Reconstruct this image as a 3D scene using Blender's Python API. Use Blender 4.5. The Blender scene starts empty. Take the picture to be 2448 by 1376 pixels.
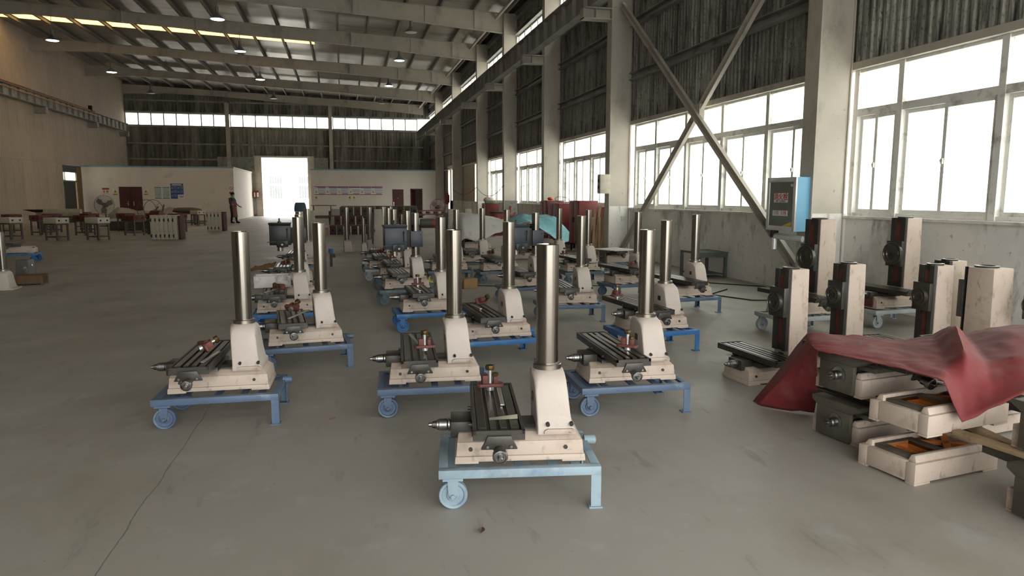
import bpy, bmesh, math, random
from mathutils import Vector, Matrix
random.seed(7)
R = math.radians
SC = bpy.context.scene
COL = SC.collection

# ------------------------------------------------------------------ camera, sky, exposure
cam_d = bpy.data.cameras.new('camera')
cam_d.sensor_width = 36.0
cam_d.lens = 1667.0 * 36.0 / 2448.0
cam_d.clip_end = 500
cam_o = bpy.data.objects.new('camera', cam_d)
COL.objects.link(cam_o)
cam_o.location = (0, 0, 1.55)
cam_o.rotation_euler = (R(90 - 7.48), 0, R(-13.51))
SC.camera = cam_o

world = bpy.data.worlds.new('overcast_sky')
SC.world = world
world.use_nodes = True
wn = world.node_tree.nodes
wn['Background'].inputs[0].default_value = (1.0, 0.99, 0.972, 1)
wn['Background'].inputs[1].default_value = 6.0

vs = SC.view_settings
vs.view_transform = 'Standard'
vs.look = 'None'
vs.gamma = 1.0
vs.exposure = 0.2
vs.use_curve_mapping = False
cy = SC.cycles                      # light paths: enough bounces for the hall, kept affordable
cy.max_bounces = 8; cy.diffuse_bounces = 4; cy.glossy_bounces = 4; cy.transmission_bounces = 3; cy.transparent_max_bounces = 8

# ------------------------------------------------------------------ building dimensions (metres)
XL, XR = -15.8, 7.2          # inner faces of the long walls
XC = 6.6                     # inner face of the columns on the right
YN, YF = -4.1, 59.0          # near and far end walls
COLS = [0.9, 8.9, 16.9, 22.9, 28.9, 34.9, 42.9, 50.9]
def roofz(x): return 9.15 + 0.0402 * (6.6 - x)

# ------------------------------------------------------------------ mesh helpers
class MB:
    def __init__(s): s.v = []; s.f = []
    def add(s, vs, fs):
        n = len(s.v); s.v += [tuple(p) for p in vs]; s.f += [tuple(i + n for i in f) for f in fs]; return s
    def box(s, x0, x1, y0, y1, z0, z1, rz=0, c=None):
        P = [(x0,y0,z0),(x1,y0,z0),(x1,y1,z0),(x0,y1,z0),(x0,y0,z1),(x1,y0,z1),(x1,y1,z1),(x0,y1,z1)]
        if rz:
            cx, cy = c or ((x0+x1)/2, (y0+y1)/2); ca, sa = math.cos(rz), math.sin(rz)
            P = [(cx+(x-cx)*ca-(y-cy)*sa, cy+(x-cx)*sa+(y-cy)*ca, z) for x, y, z in P]
        return s.hexa(P)
    def hexa(s, P):
        return s.add(P, [(0,3,2,1),(4,5,6,7),(0,1,5,4),(1,2,6,5),(2,3,7,6),(3,0,4,7)])
    def frus(s, b, z0, t, z1):   # b,t = (x0,x1,y0,y1)
        return s.hexa([(b[0],b[2],z0),(b[1],b[2],z0),(b[1],b[3],z0),(b[0],b[3],z0),(t[0],t[2],z1),(t[1],t[2],z1),(t[1],t[3],z1),(t[0],t[3],z1)])
    def bar(s, p, q, w, h=None, up=(0,0,1)):
        p, q = Vector(p), Vector(q); d = (q-p).normalized(); u = Vector(up)
        if abs(d.dot(u)) > .98: u = Vector((1,0,0))
        a = d.cross(u).normalized()*w/2; b = a.cross(d).normalized()*(h or w)/2
        return s.hexa([p-a-b,p+a-b,q+a-b,q-a-b,p-a+b,p+a+b,q+a+b,q-a+b])
    def cyl(s, p, q, r, r2=None, n=16, caps=True):
        p, q = Vector(p), Vector(q); d = (q-p).normalized(); r2 = r if r2 is None else r2
        u = Vector((0,0,1)) if abs(d.z) < .9 else Vector((1,0,0))
        a = d.cross(u).normalized(); b = d.cross(a).normalized(); V = []
        for i in range(n):
            t = 2*math.pi*i/n; e = a*math.cos(t)+b*math.sin(t); V += [p+e*r, q+e*r2]
        F = [(2*i, 2*((i+1)%n), 2*((i+1)%n)+1, 2*i+1) for i in range(n)]
        if caps: F += [tuple(2*i for i in reversed(range(n))), tuple(2*i+1 for i in range(n))]
        return s.add(V, F)
    def lathe(s, prof, p, d=(0,0,1), n=20, close=True):
        p, d = Vector(p), Vector(d).normalized(); u = Vector((0,0,1)) if abs(d.z) < .9 else Vector((1,0,0))
        a = d.cross(u).normalized(); b = d.cross(a).normalized(); V = []; m = len(prof); F = []
        for i in range(n):
            t = 2*math.pi*i/n; e = a*math.cos(t)+b*math.sin(t)
            V += [p+d*h+e*r for r, h in prof]
        for i in range(n):
            j = (i+1) % n
            for k in range(m-1): F.append((i*m+k, j*m+k, j*m+k+1, i*m+k+1))
        if close: F += [tuple(i*m for i in reversed(range(n))), tuple(i*m+m-1 for i in range(n))]
        return s.add(V, F)
    def prism(s, poly, axis, a, b):     # polygon in the two other axes, extruded along axis
        n = len(poly)
        def P(u, w, t): return (t,u,w) if axis == 'x' else (u,t,w) if axis == 'y' else (u,w,t)
        V = [P(u,w,a) for u,w in poly] + [P(u,w,b) for u,w in poly]
        F = [tuple(range(n)), tuple(reversed(range(n,2*n)))] + [(i, i+n, (i+1)%n+n, (i+1)%n) for i in range(n)]
        return s.add(V, F)
    def tube(s, pts, r, n=8):
        pts = [Vector(p) for p in pts]; V = []; m = len(pts); F = []; a = None
        for i, p in enumerate(pts):
            d = (pts[min(i+1,m-1)]-pts[max(i-1,0)]).normalized()
            if a is None:
                u = Vector((0,0,1)) if abs(d.z) < .9 else Vector((1,0,0)); a = d.cross(u).normalized()
            a = (a - d*a.dot(d)).normalized(); b = d.cross(a)
            V += [p+(a*math.cos(2*math.pi*k/n)+b*math.sin(2*math.pi*k/n))*r for k in range(n)]
        for i in range(m-1):
            for k in range(n): F.append((i*n+k, i*n+(k+1)%n, (i+1)*n+(k+1)%n, (i+1)*n+k))
        F += [tuple(reversed(range(n))), tuple((m-1)*n+k for k in range(n))]
        return s.add(V, F)
    def grid(s, fn, nu, nv):
        V = [fn(i/nu, j/nv) for j in range(nv+1) for i in range(nu+1)]
        F = [(j*(nu+1)+i, j*(nu+1)+i+1, (j+1)*(nu+1)+i+1, (j+1)*(nu+1)+i) for j in range(nv) for i in range(nu)]
        return s.add(V, F)
    def sphere(s, c, r, n=12, sq=(1,1,1)):
        pr = [(math.sin(math.pi*k/8)*1.0, -math.cos(math.pi*k/8)) for k in range(1, 8)]
        m = MB().lathe([(r*a, r*b) for a, b in pr], (0,0,0), n=n)
        return s.add([(c[0]+x*sq[0], c[1]+y*sq[1], c[2]+z*sq[2]) for x, y, z in m.v], m.f)
    def mesh(s, name, bevel=0, smooth=32, seg=2, angle=25):
        me = bpy.data.meshes.new(name); me.from_pydata(s.v, [], s.f); me.update()
        bm = bmesh.new(); bm.from_mesh(me)
        bmesh.ops.recalc_face_normals(bm, faces=bm.faces)
        if bevel:
            ed = [e for e in bm.edges if len(e.link_faces) == 2 and e.calc_face_angle(0) > R(angle)]
            bmesh.ops.bevel(bm, geom=ed, offset=bevel, segments=seg, affect='EDGES', profile=.5, clamp_overlap=True)
        bm.to_mesh(me); bm.free()
        if smooth:
            for p in me.polygons: p.use_smooth = True
            me.set_sharp_from_angle(angle=R(smooth))
        return me

def obj(name, me, mat=None, parent=None, loc=(0,0,0), rot=None):
    if isinstance(me, MB): me = me.mesh(name)
    o = bpy.data.objects.new(name, me); COL.objects.link(o)
    if mat is not None and me is not None and not me.materials: me.materials.append(mat)
    o.location = loc
    if rot is not None: o.rotation_euler = rot if isinstance(rot, (tuple, list)) else (0,0,rot)
    if parent: o.parent = parent
    return o
def tag(o, label=None, cat=None, group=None, kind=None):
    if label: o['label'] = label
    if cat: o['category'] = cat
    if group: o['group'] = group
    if kind: o['kind'] = kind
    return o
def thing(name, label, cat, loc=(0,0,0), rz=0, group=None, kind=None):
    return tag(obj(name, None, None, None, loc, rz if isinstance(rz, tuple) else (0,0,rz)), label, cat, group, kind)
def kids(o): return [c for c in o.children]
def copy_tree(o, parent=None, swap=None):
    c = o.copy(); COL.objects.link(c); c.parent = parent
    if swap and c.type == 'MESH' and c.data.materials and c.data.materials[0] in swap:
        key = (c.data.name, swap[c.data.materials[0]].name)
        if key not in SWAPPED:
            d = c.data.copy(); d.materials[0] = swap[c.data.materials[0]]; SWAPPED[key] = d
        c.data = SWAPPED[key]
    for ch in kids(o): copy_tree(ch, c, swap)
    return c
SWAPPED = {}
def place(o, loc, rz=0): o.location = loc; o.rotation_euler = (0,0,rz); return o

# ------------------------------------------------------------------ materials
def M(name, base, rough=.6, metal=0., var=.18, scale=5., dirt=None, bump=0., bscale=40., rnd=0., stretch=(1,1,1), spec=.5, coord='Object'):
    """procedural surface: two-octave tone variation, optional dirt (colour, amount 0..1, scale, stretch), bump and per-object tone"""
    m = bpy.data.materials.new(name); m.use_nodes = True
    N, L = m.node_tree.nodes, m.node_tree.links
    b = N['Principled BSDF']; b.inputs['Roughness'].default_value = rough; b.inputs['Metallic'].default_value = metal
    b.inputs['Specular IOR Level'].default_value = spec
    tc = N.new('ShaderNodeTexCoord'); mp = N.new('ShaderNodeMapping'); mp.inputs['Scale'].default_value = stretch
    L.new(tc.outputs[coord], mp.inputs[0])
    def noise(sc, det=4, src=mp.outputs[0]):
        n = N.new('ShaderNodeTexNoise'); n.inputs['Scale'].default_value = sc; n.inputs['Detail'].default_value = det
        n.inputs['Roughness'].default_value = .62; L.new(src, n.inputs['Vector']); return n.outputs[0]
    def rgb(c): return (c[0], c[1], c[2], 1)
    def mix(fac, a, c, mode='MIX'):
        x = N.new('ShaderNodeMix'); x.data_type = 'RGBA'; x.blend_type = mode
        for sock, val in ((x.inputs[0], fac), (x.inputs[6], a), (x.inputs[7], c)):
            if hasattr(val, 'is_linked'): L.new(val, sock)
            else: sock.default_value = val
        return x.outputs[2]
    def ramp(src, lo, hi):
        r = N.new('ShaderNodeMapRange'); r.inputs[1].default_value = lo; r.inputs[2].default_value = hi; r.clamp = True
        L.new(src, r.inputs[0]); return r.outputs[0]
    col = mix(ramp(noise(scale), .3, .7), rgb([c*(1-var) for c in base]), rgb([min(1, c*(1+var*.7)) for c in base]))
    for dd in ([dirt] if isinstance(dirt, tuple) else dirt or []):
        dc, amt, dsc = dd[:3]; st = dd[3] if len(dd) > 3 else (1,1,1)
        mp2 = N.new('ShaderNodeMapping'); mp2.inputs['Scale'].default_value = st; mp2.inputs['Location'].default_value = (3.1*len(N), 1.7, .4)
        L.new(tc.outputs[coord], mp2.inputs[0])
        f = ramp(noise(dsc, 6, mp2.outputs[0]), .68-.5*amt, .86-.4*amt)
        col = mix(f, col, rgb(dc))
    if rnd:
        oi = N.new('ShaderNodeObjectInfo'); r = N.new('ShaderNodeMapRange')
        r.inputs[3].default_value = 1-rnd; r.inputs[4].default_value = 1+rnd*.6; L.new(oi.outputs['Random'], r.inputs[0])
        c3 = N.new('ShaderNodeCombineColor')
        for i in range(3): L.new(r.outputs[0], c3.inputs[i])
        col = mix(1.0, col, c3.outputs[0], 'MULTIPLY')
    L.new(col, b.inputs['Base Color'])
    if bump:
        bp = N.new('ShaderNodeBump'); bp.inputs['Strength'].default_value = bump; bp.inputs['Distance'].default_value = .02
        L.new(noise(bscale, 5), bp.inputs['Height']); L.new(bp.outputs[0], b.inputs['Normal'])
    return m

def emit(name, col, strength):
    m = bpy.data.materials.new(name); m.use_nodes = True; N = m.node_tree.nodes
    b = N['Principled BSDF']; b.inputs['Emission Color'].default_value = (*col, 1); b.inputs['Emission Strength'].default_value = strength
    b.inputs['Base Color'].default_value = (*col, 1); return m

def glass(name, clear=.68, tint=(.92,.95,.93), dirt=.5, scale=2.2, haze=(.78,.78,.74)):
    """dusty pane: lets the daylight through, partly scattered by grime"""
    m = bpy.data.materials.new(name); m.use_nodes = True; N, L = m.node_tree.nodes, m.node_tree.links
    N.remove(N['Principled BSDF']); out = N['Material Output']
    tr = N.new('ShaderNodeBsdfTransparent'); tl = N.new('ShaderNodeBsdfTranslucent'); gl = N.new('ShaderNodeBsdfGlossy')
    tr.inputs[0].default_value = (*tint, 1); tl.inputs[0].default_value = (*haze, 1); gl.inputs[1].default_value = .08
    tc = N.new('ShaderNodeTexCoord'); n = N.new('ShaderNodeTexNoise'); n.inputs['Scale'].default_value = scale; n.inputs['Detail'].default_value = 7
    L.new(tc.outputs['Object'], n.inputs['Vector'])
    r = N.new('ShaderNodeMapRange'); r.inputs[1].default_value = .35; r.inputs[2].default_value = .75
    r.inputs[3].default_value = 1-clear; r.inputs[4].default_value = min(1, 1-clear+dirt); L.new(n.outputs[0], r.inputs[0])
    mx = N.new('ShaderNodeMixShader'); L.new(r.outputs[0], mx.inputs[0]); L.new(tr.outputs[0], mx.inputs[1]); L.new(tl.outputs[0], mx.inputs[2])
    m2 = N.new('ShaderNodeMixShader'); m2.inputs[0].default_value = .05; L.new(mx.outputs[0], m2.inputs[1]); L.new(gl.outputs[0], m2.inputs[2])
    L.new(m2.outputs[0], out.inputs[0]); return m

BLK = (.012,.012,.011)
m_floor = M('worn_concrete_floor', (.36,.365,.345), .62, 0, .13, .35, [((.25,.24,.21), .30, .8), ((.46,.47,.45), .16, 2.5), ((.16,.155,.14), .10, 9.), ((.5,.5,.48), .04, 22.)], .12, 55, coord='Generated')
m_plaster = M('stained_white_plaster', (.80,.78,.73), .85, 0, .10, 1.2, [((.40,.37,.32), .30, .9, (1,1,.6)), ((.16,.14,.115), .22, 3.0, (1,1.0,.40)), ((.06,.055,.05), .12, 9.)], .1, 30)
m_clad = M('mouldy_cladding', (.34,.335,.285), .75, 0, .30, 1.5, [((.075,.072,.058), .46, 1.6, (1,2.2,.22)), ((.016,.016,.013), .42, 6., (1,3.0,.18)), ((.46,.45,.37), .22, 6., (1,4,.18)), ((.012,.012,.011), .28, 26., (1,1,.7))], .05, 40, rnd=.28)
m_cladfar = M('dark_far_cladding', (.27,.26,.205), .75, 0, .30, 1.2, [((.05,.048,.04), .46, 1.2, (2,1,.2)), ((.36,.35,.28), .16, 5., (3,1,.2))], rnd=.45)
m_cladleft = M('beige_partition_cladding', (.50,.425,.34), .7, 0, .08, .8, [((.33,.29,.24), .22, .9, (1,1.5,.3))], rnd=.10)
m_steel = M('dusty_beige_steel', (.50,.46,.39), .6, .0, .10, 1.5, [((.24,.21,.17), .26, 1.4, (1,1,.5)), ((.05,.045,.04), .07, 14.)], rnd=.06)
m_girt = M('greenish_girt_steel', (.27,.275,.245), .6, 0, .15, 2., [((.10,.09,.075), .3, 3.)])
m_purlin = M('dark_purlin_steel', (.20,.185,.155), .6, 0, .2, 2.)
m_crane = M('crane_beam_grey', (.32,.31,.28), .6, 0, .12, 1., [((.16,.15,.13), .3, 1.5)])
m_rust = M('rail_rust', (.30,.13,.05), .8, 0, .3, 3., [((.10,.06,.03), .4, 5.)])
m_foil = M('silver_foil_insulation', (.56,.53,.47), .22, .9, .2, 1.2, None, 1.0, 5., stretch=(.45,3.2,1), rnd=.12)
m_frame = M('aluminium_window_frame', (.80,.79,.74), .5, 0, .08, 3., [((.26,.24,.20), .28, 4.), ((.07,.06,.05), .10, 14.)])
m_glass = glass('dusty_window_glass')
m_strip = glass('dusty_strip_glass', .66, (.97,.95,.93), .45)
m_sky = glass('translucent_roof_sheet', .02, (1,.9,.65), .1, haze=(.78,.60,.34))
m_bluetrim = M('pale_blue_coping', (.22,.40,.50), .6)
m_white = M('white_partition_paint', (.70,.65,.57), .8, 0, .05, .8, [((.48,.44,.38), .18, 1.)])
m_doorred = M('oxblood_door', (.075,.018,.016), .45, 0, .2, 3.)
m_dooredge = M('door_liner', (.60,.55,.45), .7)
m_doordark = M('dark_door_panel', (.05,.05,.042), .6, 0, .2, 2.)
m_ochre = M('ochre_jamb', (.17,.12,.05), .7)
m_outside = M('outdoor_render', (.72,.72,.70), .9)
m_outground = M('outdoor_concrete', (.55,.55,.53), .9)
m_black = M('black_rubber', BLK, .7)
m_dark = M('dark_gap', (.02,.02,.018), .9)
# ------------------------------------------------------------------ setting: floor
def rect_floor():
    mb = MB(); mb.add([(XL-.3,YN-.3,0),(XR+.3,YN-.3,0),(XR+.3,YF+.3,0),(XL-.3,YF+.3,0),(XL-.3,YN-.3,-.15),(XR+.3,YN-.3,-.15),(XR+.3,YF+.3,-.15),(XL-.3,YF+.3,-.15)],
        [(0,1,2,3),(4,7,6,5),(0,4,5,1),(1,5,6,2),(2,6,7,3),(3,7,4,0)]); return mb
def floor_mat():
    m = bpy.data.materials.new('worn_grey_concrete'); m.use_nodes = True; N, L = m.node_tree.nodes, m.node_tree.links
    b = N['Principled BSDF']; g = N.new('ShaderNodeNewGeometry'); pos = g.outputs['Position']
    def noise(sc, det=5, st=(1,1,1), rough=.6):
        mp = N.new('ShaderNodeMapping'); mp.inputs['Scale'].default_value = st; L.new(pos, mp.inputs[0])
        n = N.new('ShaderNodeTexNoise'); n.inputs['Scale'].default_value = sc; n.inputs['Detail'].default_value = det; n.inputs['Roughness'].default_value = rough
        L.new(mp.outputs[0], n.inputs['Vector']); return n.outputs[0]
    def ramp(src, a, c, lo=0., hi=1.):
        r = N.new('ShaderNodeMapRange'); r.inputs[1].default_value = a; r.inputs[2].default_value = c; r.inputs[3].default_value = lo; r.inputs[4].default_value = hi
        L.new(src, r.inputs[0]); return r.outputs[0]
    def mix(fac, a, c):
        x = N.new('ShaderNodeMix'); x.data_type = 'RGBA'
        for s, v in ((x.inputs[0],fac),(x.inputs[6],a),(x.inputs[7],c)):
            if hasattr(v, 'is_linked'): L.new(v, s)
            else: s.default_value = v
        return x.outputs[2]
    def math2(op, a, c=None):
        x = N.new('ShaderNodeMath'); x.operation = op
        for s, v in ((x.inputs[0],a),(x.inputs[1],c)):
            if v is None: continue
            if hasattr(v, 'is_linked'): L.new(v, s)
            else: s.default_value = v
        return x.outputs[0]
    col = mix(ramp(noise(.22), .35, .65), (.30,.274,.23,1), (.385,.368,.328,1))
    col = mix(ramp(noise(.9, 6, (1,.7,1)), .52, .72, 0, .75), col, (.235,.208,.168,1))
    col = mix(ramp(noise(2.6, 6), .58, .74, 0, .6), col, (.41,.42,.405,1))
    col = mix(ramp(noise(7., 5, (1,.25,1)), .62, .72, 0, .5), col, (.17,.16,.145,1))
    col = mix(ramp(noise(26., 3), .70, .78, 0, .7), col, (.13,.12,.11,1))
    col = mix(ramp(noise(60., 2), .68, .8, 0, .35), col, (.50,.50,.48,1))
    # long settlement crack on the left of the aisle
    sx = N.new('ShaderNodeSeparateXYZ'); L.new(pos, sx.inputs[0])
    wob = math2('MULTIPLY', math2('SUBTRACT', noise(1.8, 5), .5), .07)
    ln = math2('ADD', math2('ADD', math2('MULTIPLY', sx.outputs[0], 1.0), math2('MULTIPLY', sx.outputs[1], -.0170)), wob)
    d = math2('ABSOLUTE', math2('SUBTRACT', ln, -1.097))
    f = ramp(d, .0008, .0045, 1, 0); f2 = ramp(sx.outputs[1], 5., 7., 1, 0)
    col = mix(math2('MULTIPLY', math2('MULTIPLY', f, f2), .75), col, (.055,.05,.045,1))
    L.new(col, b.inputs['Base Color'])
    L.new(ramp(noise(1.1, 5), .3, .7, .42, .62), b.inputs['Roughness'])
    bp = N.new('ShaderNodeBump'); bp.inputs['Strength'].default_value = .12; bp.inputs['Distance'].default_value = .01
    L.new(noise(45., 6), bp.inputs['Height']); L.new(bp.outputs[0], b.inputs['Normal']); return m
tag(obj('floor', rect_floor(), floor_mat()), 'worn grey concrete hall floor', 'floor', kind='structure')

# ------------------------------------------------------------------ corrugated sheets
def sheet(w, h, n, dep, axis, face, rise=0.):
    """trapezoid-ribbed sheet; spans w along axis, h upward, ribs towards `face` (+1/-1 along the other axis); rise slopes the top"""
    p = w/n; prof = []
    for i in range(n):
        a = i*p; prof += [(a,0),(a+p*.42,0),(a+p*.52,dep),(a+p*.86,dep),(a+p*.97,0)]
    prof.append((w,0)); V = []; F = []
    for s, d in prof:
        for z in (0, h+rise*s/w):
            V.append((s, face*d, z) if axis == 'x' else (face*d, s, z))
    for i in range(len(prof)-1): F.append((2*i,2*i+2,2*i+3,2*i+1))
    return MB().add(V, F)
def solidify_backer(mb): return mb

wall_right = thing('wall_right', 'window wall with mouldy corrugated cladding above stained plaster', 'wall', kind='structure')
wall_left = thing('wall_left', 'beige corrugated partition wall on the left', 'wall', kind='structure')
wall_back = thing('wall_back', 'dark corrugated gable wall with high strip windows', 'wall', kind='structure')
wall_front = thing('wall_front', 'gable wall behind the camera with a gate added for light', 'wall', kind='structure')
ceiling = thing('ceiling', 'foil lined metal roof on steel purlins', 'ceiling', kind='structure')

# right wall: plaster dado, lower cladding 3.40..6.88, strip window 6.9..7.95, upper cladding 7.95..9.4
DY0, DY1 = 45.7, 48.3                                     # side doorway in the far right bay, opened to light the office
obj('dado', MB().box(XR, XR+.24, YN, DY0, 0, 1.26), m_plaster, wall_right); obj('dado', MB().box(XR, XR+.24, DY1, YF, 0, 1.26), m_plaster, wall_right)
obj('sill', MB().box(XR-.07, XR+.24, YN, DY0, 1.235, 1.268), m_frame, wall_right)
obj('lintel', MB().box(XR-.05, XR+.12, YN, YF, 3.34, 3.44), m_steel, wall_right)
sh_low = sheet(1.0, 3.5, 8, .03, 'y', -1).mesh('cladding_sheet', smooth=0); sh_low.materials.append(m_clad)
sh_up = sheet(1.0, 1.22, 8, .03, 'y', -1).mesh('cladding_sheet', smooth=0); sh_up.materials.append(m_clad)
y = YN
while y < YF-.01:
    obj('cladding_sheet', sh_low, None, wall_right, (XR+.02, y, 3.42))
    obj('cladding_sheet', sh_up, None, wall_right, (XR+.02, y, 8.09))
    y += 1.0
obj('outer_skin', MB().box(XR+.06, XR+.1, YN, YF, 3.42, 6.9).box(XR+.06, XR+.1, YN, YF, 8.08, 9.35), m_girt, wall_right)
GIRT = [4.50, 5.77, 6.82, 8.16, 8.8]
bays = list(zip(COLS, COLS[1:]+[YF]))
for a, b in bays:
    for z in GIRT:
        mb = MB().prism([(7.02,z-.09),(7.17,z-.09),(7.17,z+.09),(7.02,z+.09),(7.02,z+.07),(7.15,z+.07),(7.15,z-.07),(7.02,z-.07)], 'y', a+.16, b-.16)
        obj('girt', mb, m_girt, wall_right)
m_pg = m_glass
def window(name, label, x, ys, z0, zt, z1, sash=True, mat=None):
    """factory window in plane x: posts at ys, transom at zt, fixed lights over pairs of sliding sashes"""
    o = thing(name, label, 'window', (x, 0, 0), kind='structure'); y0, y1 = ys[0], ys[-1]
    mb = MB()
    obj('head', MB().box(-.05,.05,y0,y1,z1-.06,z1), m_frame, o); obj('bottom_rail', MB().box(-.05,.05,y0,y1,z0,z0+.06), m_frame, o)
    if zt: obj('transom', MB().box(-.06,.06,y0,y1,zt-.05,zt+.05), m_frame, o)
    for k, yy in enumerate(ys): obj('post', MB().box(-.065,.065,yy-.045,yy+.045,z0,z1), m_frame, o)
    for a, b in zip(ys, ys[1:]):
        if zt: obj('pane', MB().box(-.004,.004,a+.045,b-.045,zt+.05,z1-.06), mat or m_glass, o)
        if sash and b-a > .7:
            mid = (a+b)/2
            for q, (s0, s1, dx) in enumerate(((a+.045, mid+.03, -.025), (mid-.03, b-.045, .025))):
                zb, zc = z0+.06, (zt or z1)-.05
                fr = MB().box(dx-.018,dx+.018,s0,s0+.05,zb,zc).box(dx-.018,dx+.018,s1-.05,s1,zb,zc).box(dx-.018,dx+.018,s0+.05,s1-.05,zb,zb+.05).box(dx-.018,dx+.018,s0+.05,s1-.05,zc-.05,zc)
                fo = obj('sash', fr, m_frame, o)
                obj('pane', MB().box(dx-.003,dx+.003,s0+.05,s1-.05,zb+.05,zc-.05), mat or m_glass, fo)
                if q == 0: obj('latch', MB().box(dx-.04,dx-.018,s1-.04,s1-.012,1.95,2.02).cyl((dx-.045,s1-.026,1.99),(dx-.03,s1-.026,1.99),.022,n=10), m_frame, fo)
        else:
            obj('pane', MB().box(-.004,.004,a+.045,b-.045,z0+.06,(zt or z1)-.05), mat or m_glass, o)
    return o
wi = 0
bays0 = bays
nth_ = {2:'beside the fire hydrant column', 3:'behind the crossed braces', 4:'behind the red cabinets', 5:'third bay past the braces', 6:'fourth bay past the braces', 7:'furthest along the right wall'}
for bi, (a, b) in enumerate(bays):
    if bi >= 6: continue                                  # last bays are closed
    s, e = a+.30, b-.0
    if b-a > 7: ys = [a+.17] + [b-.0-1.5*k+.16 for k in (5,4,3,2,1,0)] ; ys = sorted(set(round(v,3) for v in ys))
    else: ys = sorted([b+.16-1.5*k for k in range(0,4)] + [a+.17])
    ys = [v for v in ys if a+.10 < v < b+.2]
    ys[-1] = b-.16 if b-.16 > ys[-2]+.3 else ys[-1]
    cl = [ys[0]]
    for v in ys[1:]:
        if v-cl[-1] > .28: cl.append(v)
    if bi == 0: cl = [a+.17, a+1.15, a+2.65, a+4.15, a+5.65, a+7.15, b-.02]
    if bi == 5: cl = [v for v in cl if v < a+4.2]
    wi += 1
    window('window_%d' % wi, 'tall dusty factory window of sliding sashes, ' + {0:'in the near bay',1:'past the hydrant column, behind the crossed braces',2:'behind the dark red cabinets',3:'in the second bay past the crossed braces',4:'in the third bay past the crossed braces',5:'furthest along the right wall'}[bi], XR+.1, cl, 1.26, 2.74, 3.36)
a, b = bays[5]
obj('cladding_block', MB().box(XR+.03, XR+.10, a+4.15, b, 1.26, 3.42), m_cladleft, wall_right)
for a, b in ((bays[6][0], DY0), (DY1, YF)):
    obj('cladding_block', MB().box(XR+.03, XR+.10, a, b, 1.26, 3.42), m_girt, wall_right)
for bi, (a, b) in enumerate(bays):
    wi += 1
    n = round((b-a)-.3); ys = [a+.16+(b-a-.32)*k/n for k in range(n+1)]
    window('window_%d' % wi, 'high strip window under the eaves in bay %d from the camera along the right wall' % (bi+1), XR+.06, ys, 6.9, None, 8.08, sash=False, mat=m_strip)

# steel columns on the right wall, crane corbels
def column(y, lab):
    o = thing('steel_column', lab, 'column', (0, y, 0), kind='structure'); h = 8.95
    obj('web', MB().box(XC+.02, 7.14, .13, .145, 0, h), m_steel, o)
    obj('near_face', MB().box(XC+.015, 7.14, 0, .012, 1.30, h), m_steel, o)
    obj('far_face', MB().box(XC+.015, 7.14, .26, .272, 1.3, h), m_steel, o)
    obj('inner_flange', MB().box(XC, XC+.018, -.02, .29, 0, h), m_steel, o)
    obj('outer_flange', MB().box(7.13, 7.15, -.02, .29, 0, h), m_steel, o)
    obj('plaster_plinth', MB().box(XC+.02, 7.2, -.005, .278, 0, 1.30), m_plaster, o)
    if True:
        c = obj('crane_corbel', MB().box(5.86, XC, -.01, .28, 6.135, 6.16).box(5.86, XC, -.01, .28, 5.88, 5.905).box(5.88, XC, .12, .145, 5.905, 6.135).box(5.86, 5.875, -.01, .28, 5.88, 6.16).box(6.18, 6.195, -.01, .28, 5.905, 6.135), m_steel, o)
        obj('tie_plate', MB().box(6.15, XC+.1, .10, .17, 6.70, 6.75), m_steel, o)
        obj('web_stiffener', MB().box(XC, 7.1, -.012, 0, 6.17, 6.19).box(XC, 7.1, -.012, 0, 5.9, 5.92).box(XC,7.1,-.012,0,8.1,8.12), m_steel, o)
    return o
wl = ['just right of the camera', 'carrying the fire hydrant box', 'at the far end of the crossed braces', 'behind the red cabinets', 'third past the crossed braces', 'fourth past the crossed braces', 'by the side door frame', 'beside the white office on the right']
for y, w in zip(COLS, wl): column(y, 'dusty beige steel column ' + w)
# crane runway beam: segments between columns
def crane_seg(x, y0, y1, lab, zb=6.16, zt=6.76, rail=True, n=None):
    o = thing('crane_beam', lab, 'crane beam', (x, 0, 0), kind='structure')
    obj('web', MB().box(-.006,.006,y0,y1,zb+.015,zt-.015), m_crane, o)
    obj('bottom_flange', MB().box(-.13,.13,y0,y1,zb,zb+.02), m_crane, o)
    obj('top_flange', MB().box(-.17,.17,y0,y1,zt-.02,zt), m_crane, o)
    st = MB(); k = y0+.35
    while k < y1:
        obj('stiffener', MB().box(-.12,.12,k-.005,k+.005,zb+.02,zt-.02), m_crane, o); k += .9
    if rail: obj('rail', MB().prism([(-.05,zt),(.05,zt),(.05,zt+.02),(.015,zt+.03),(.015,zt+.09),(.035,zt+.1),(.035,zt+.13),(-.035,zt+.13),(-.035,zt+.1),(-.015,zt+.09),(-.015,zt+.03),(-.05,zt+.02)], 'y', y0, y1), m_rust, o)
    return o
for i, (a, b) in enumerate(bays):
    crane_seg(6.14, a+.14, b+.13 if b < YF else YF-.3, 'grey crane runway beam on the right columns, bay %d from the entrance' % (i+1), rail=False)
LB = [-4, 0.9, 8.9, 16.9, 22.9, 28.9, 34.9, 42.9, 50.9, 57.6]
for i, (a, b) in enumerate(zip(LB, LB[1:])):
    o = crane_seg(-15.35, a+.02, b-.02, 'grey crane runway beam along the left wall, bay %d from the entrance' % (i+1), 6.27, 6.84, rail=(i < 8))
    obj('bracket', MB().box(-.42,.16,b-a+a-.25,b+.05,5.92,6.26), m_crane, o)
    if i < 8: obj('conductor_bar', MB().box(.19,.23,a,b,6.62,6.68), M('ochre_conductor', (.42,.24,.07), .7) if i == 0 else bpy.data.materials['ochre_conductor'], o)
obj('rail_stop', MB().box(-15.5,-15.3,50.2,50.35,6.84,7.25), m_dark)
tag(bpy.data.objects['rail_stop'], 'dark end stop post on the left crane rail', 'rail stop')

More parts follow.
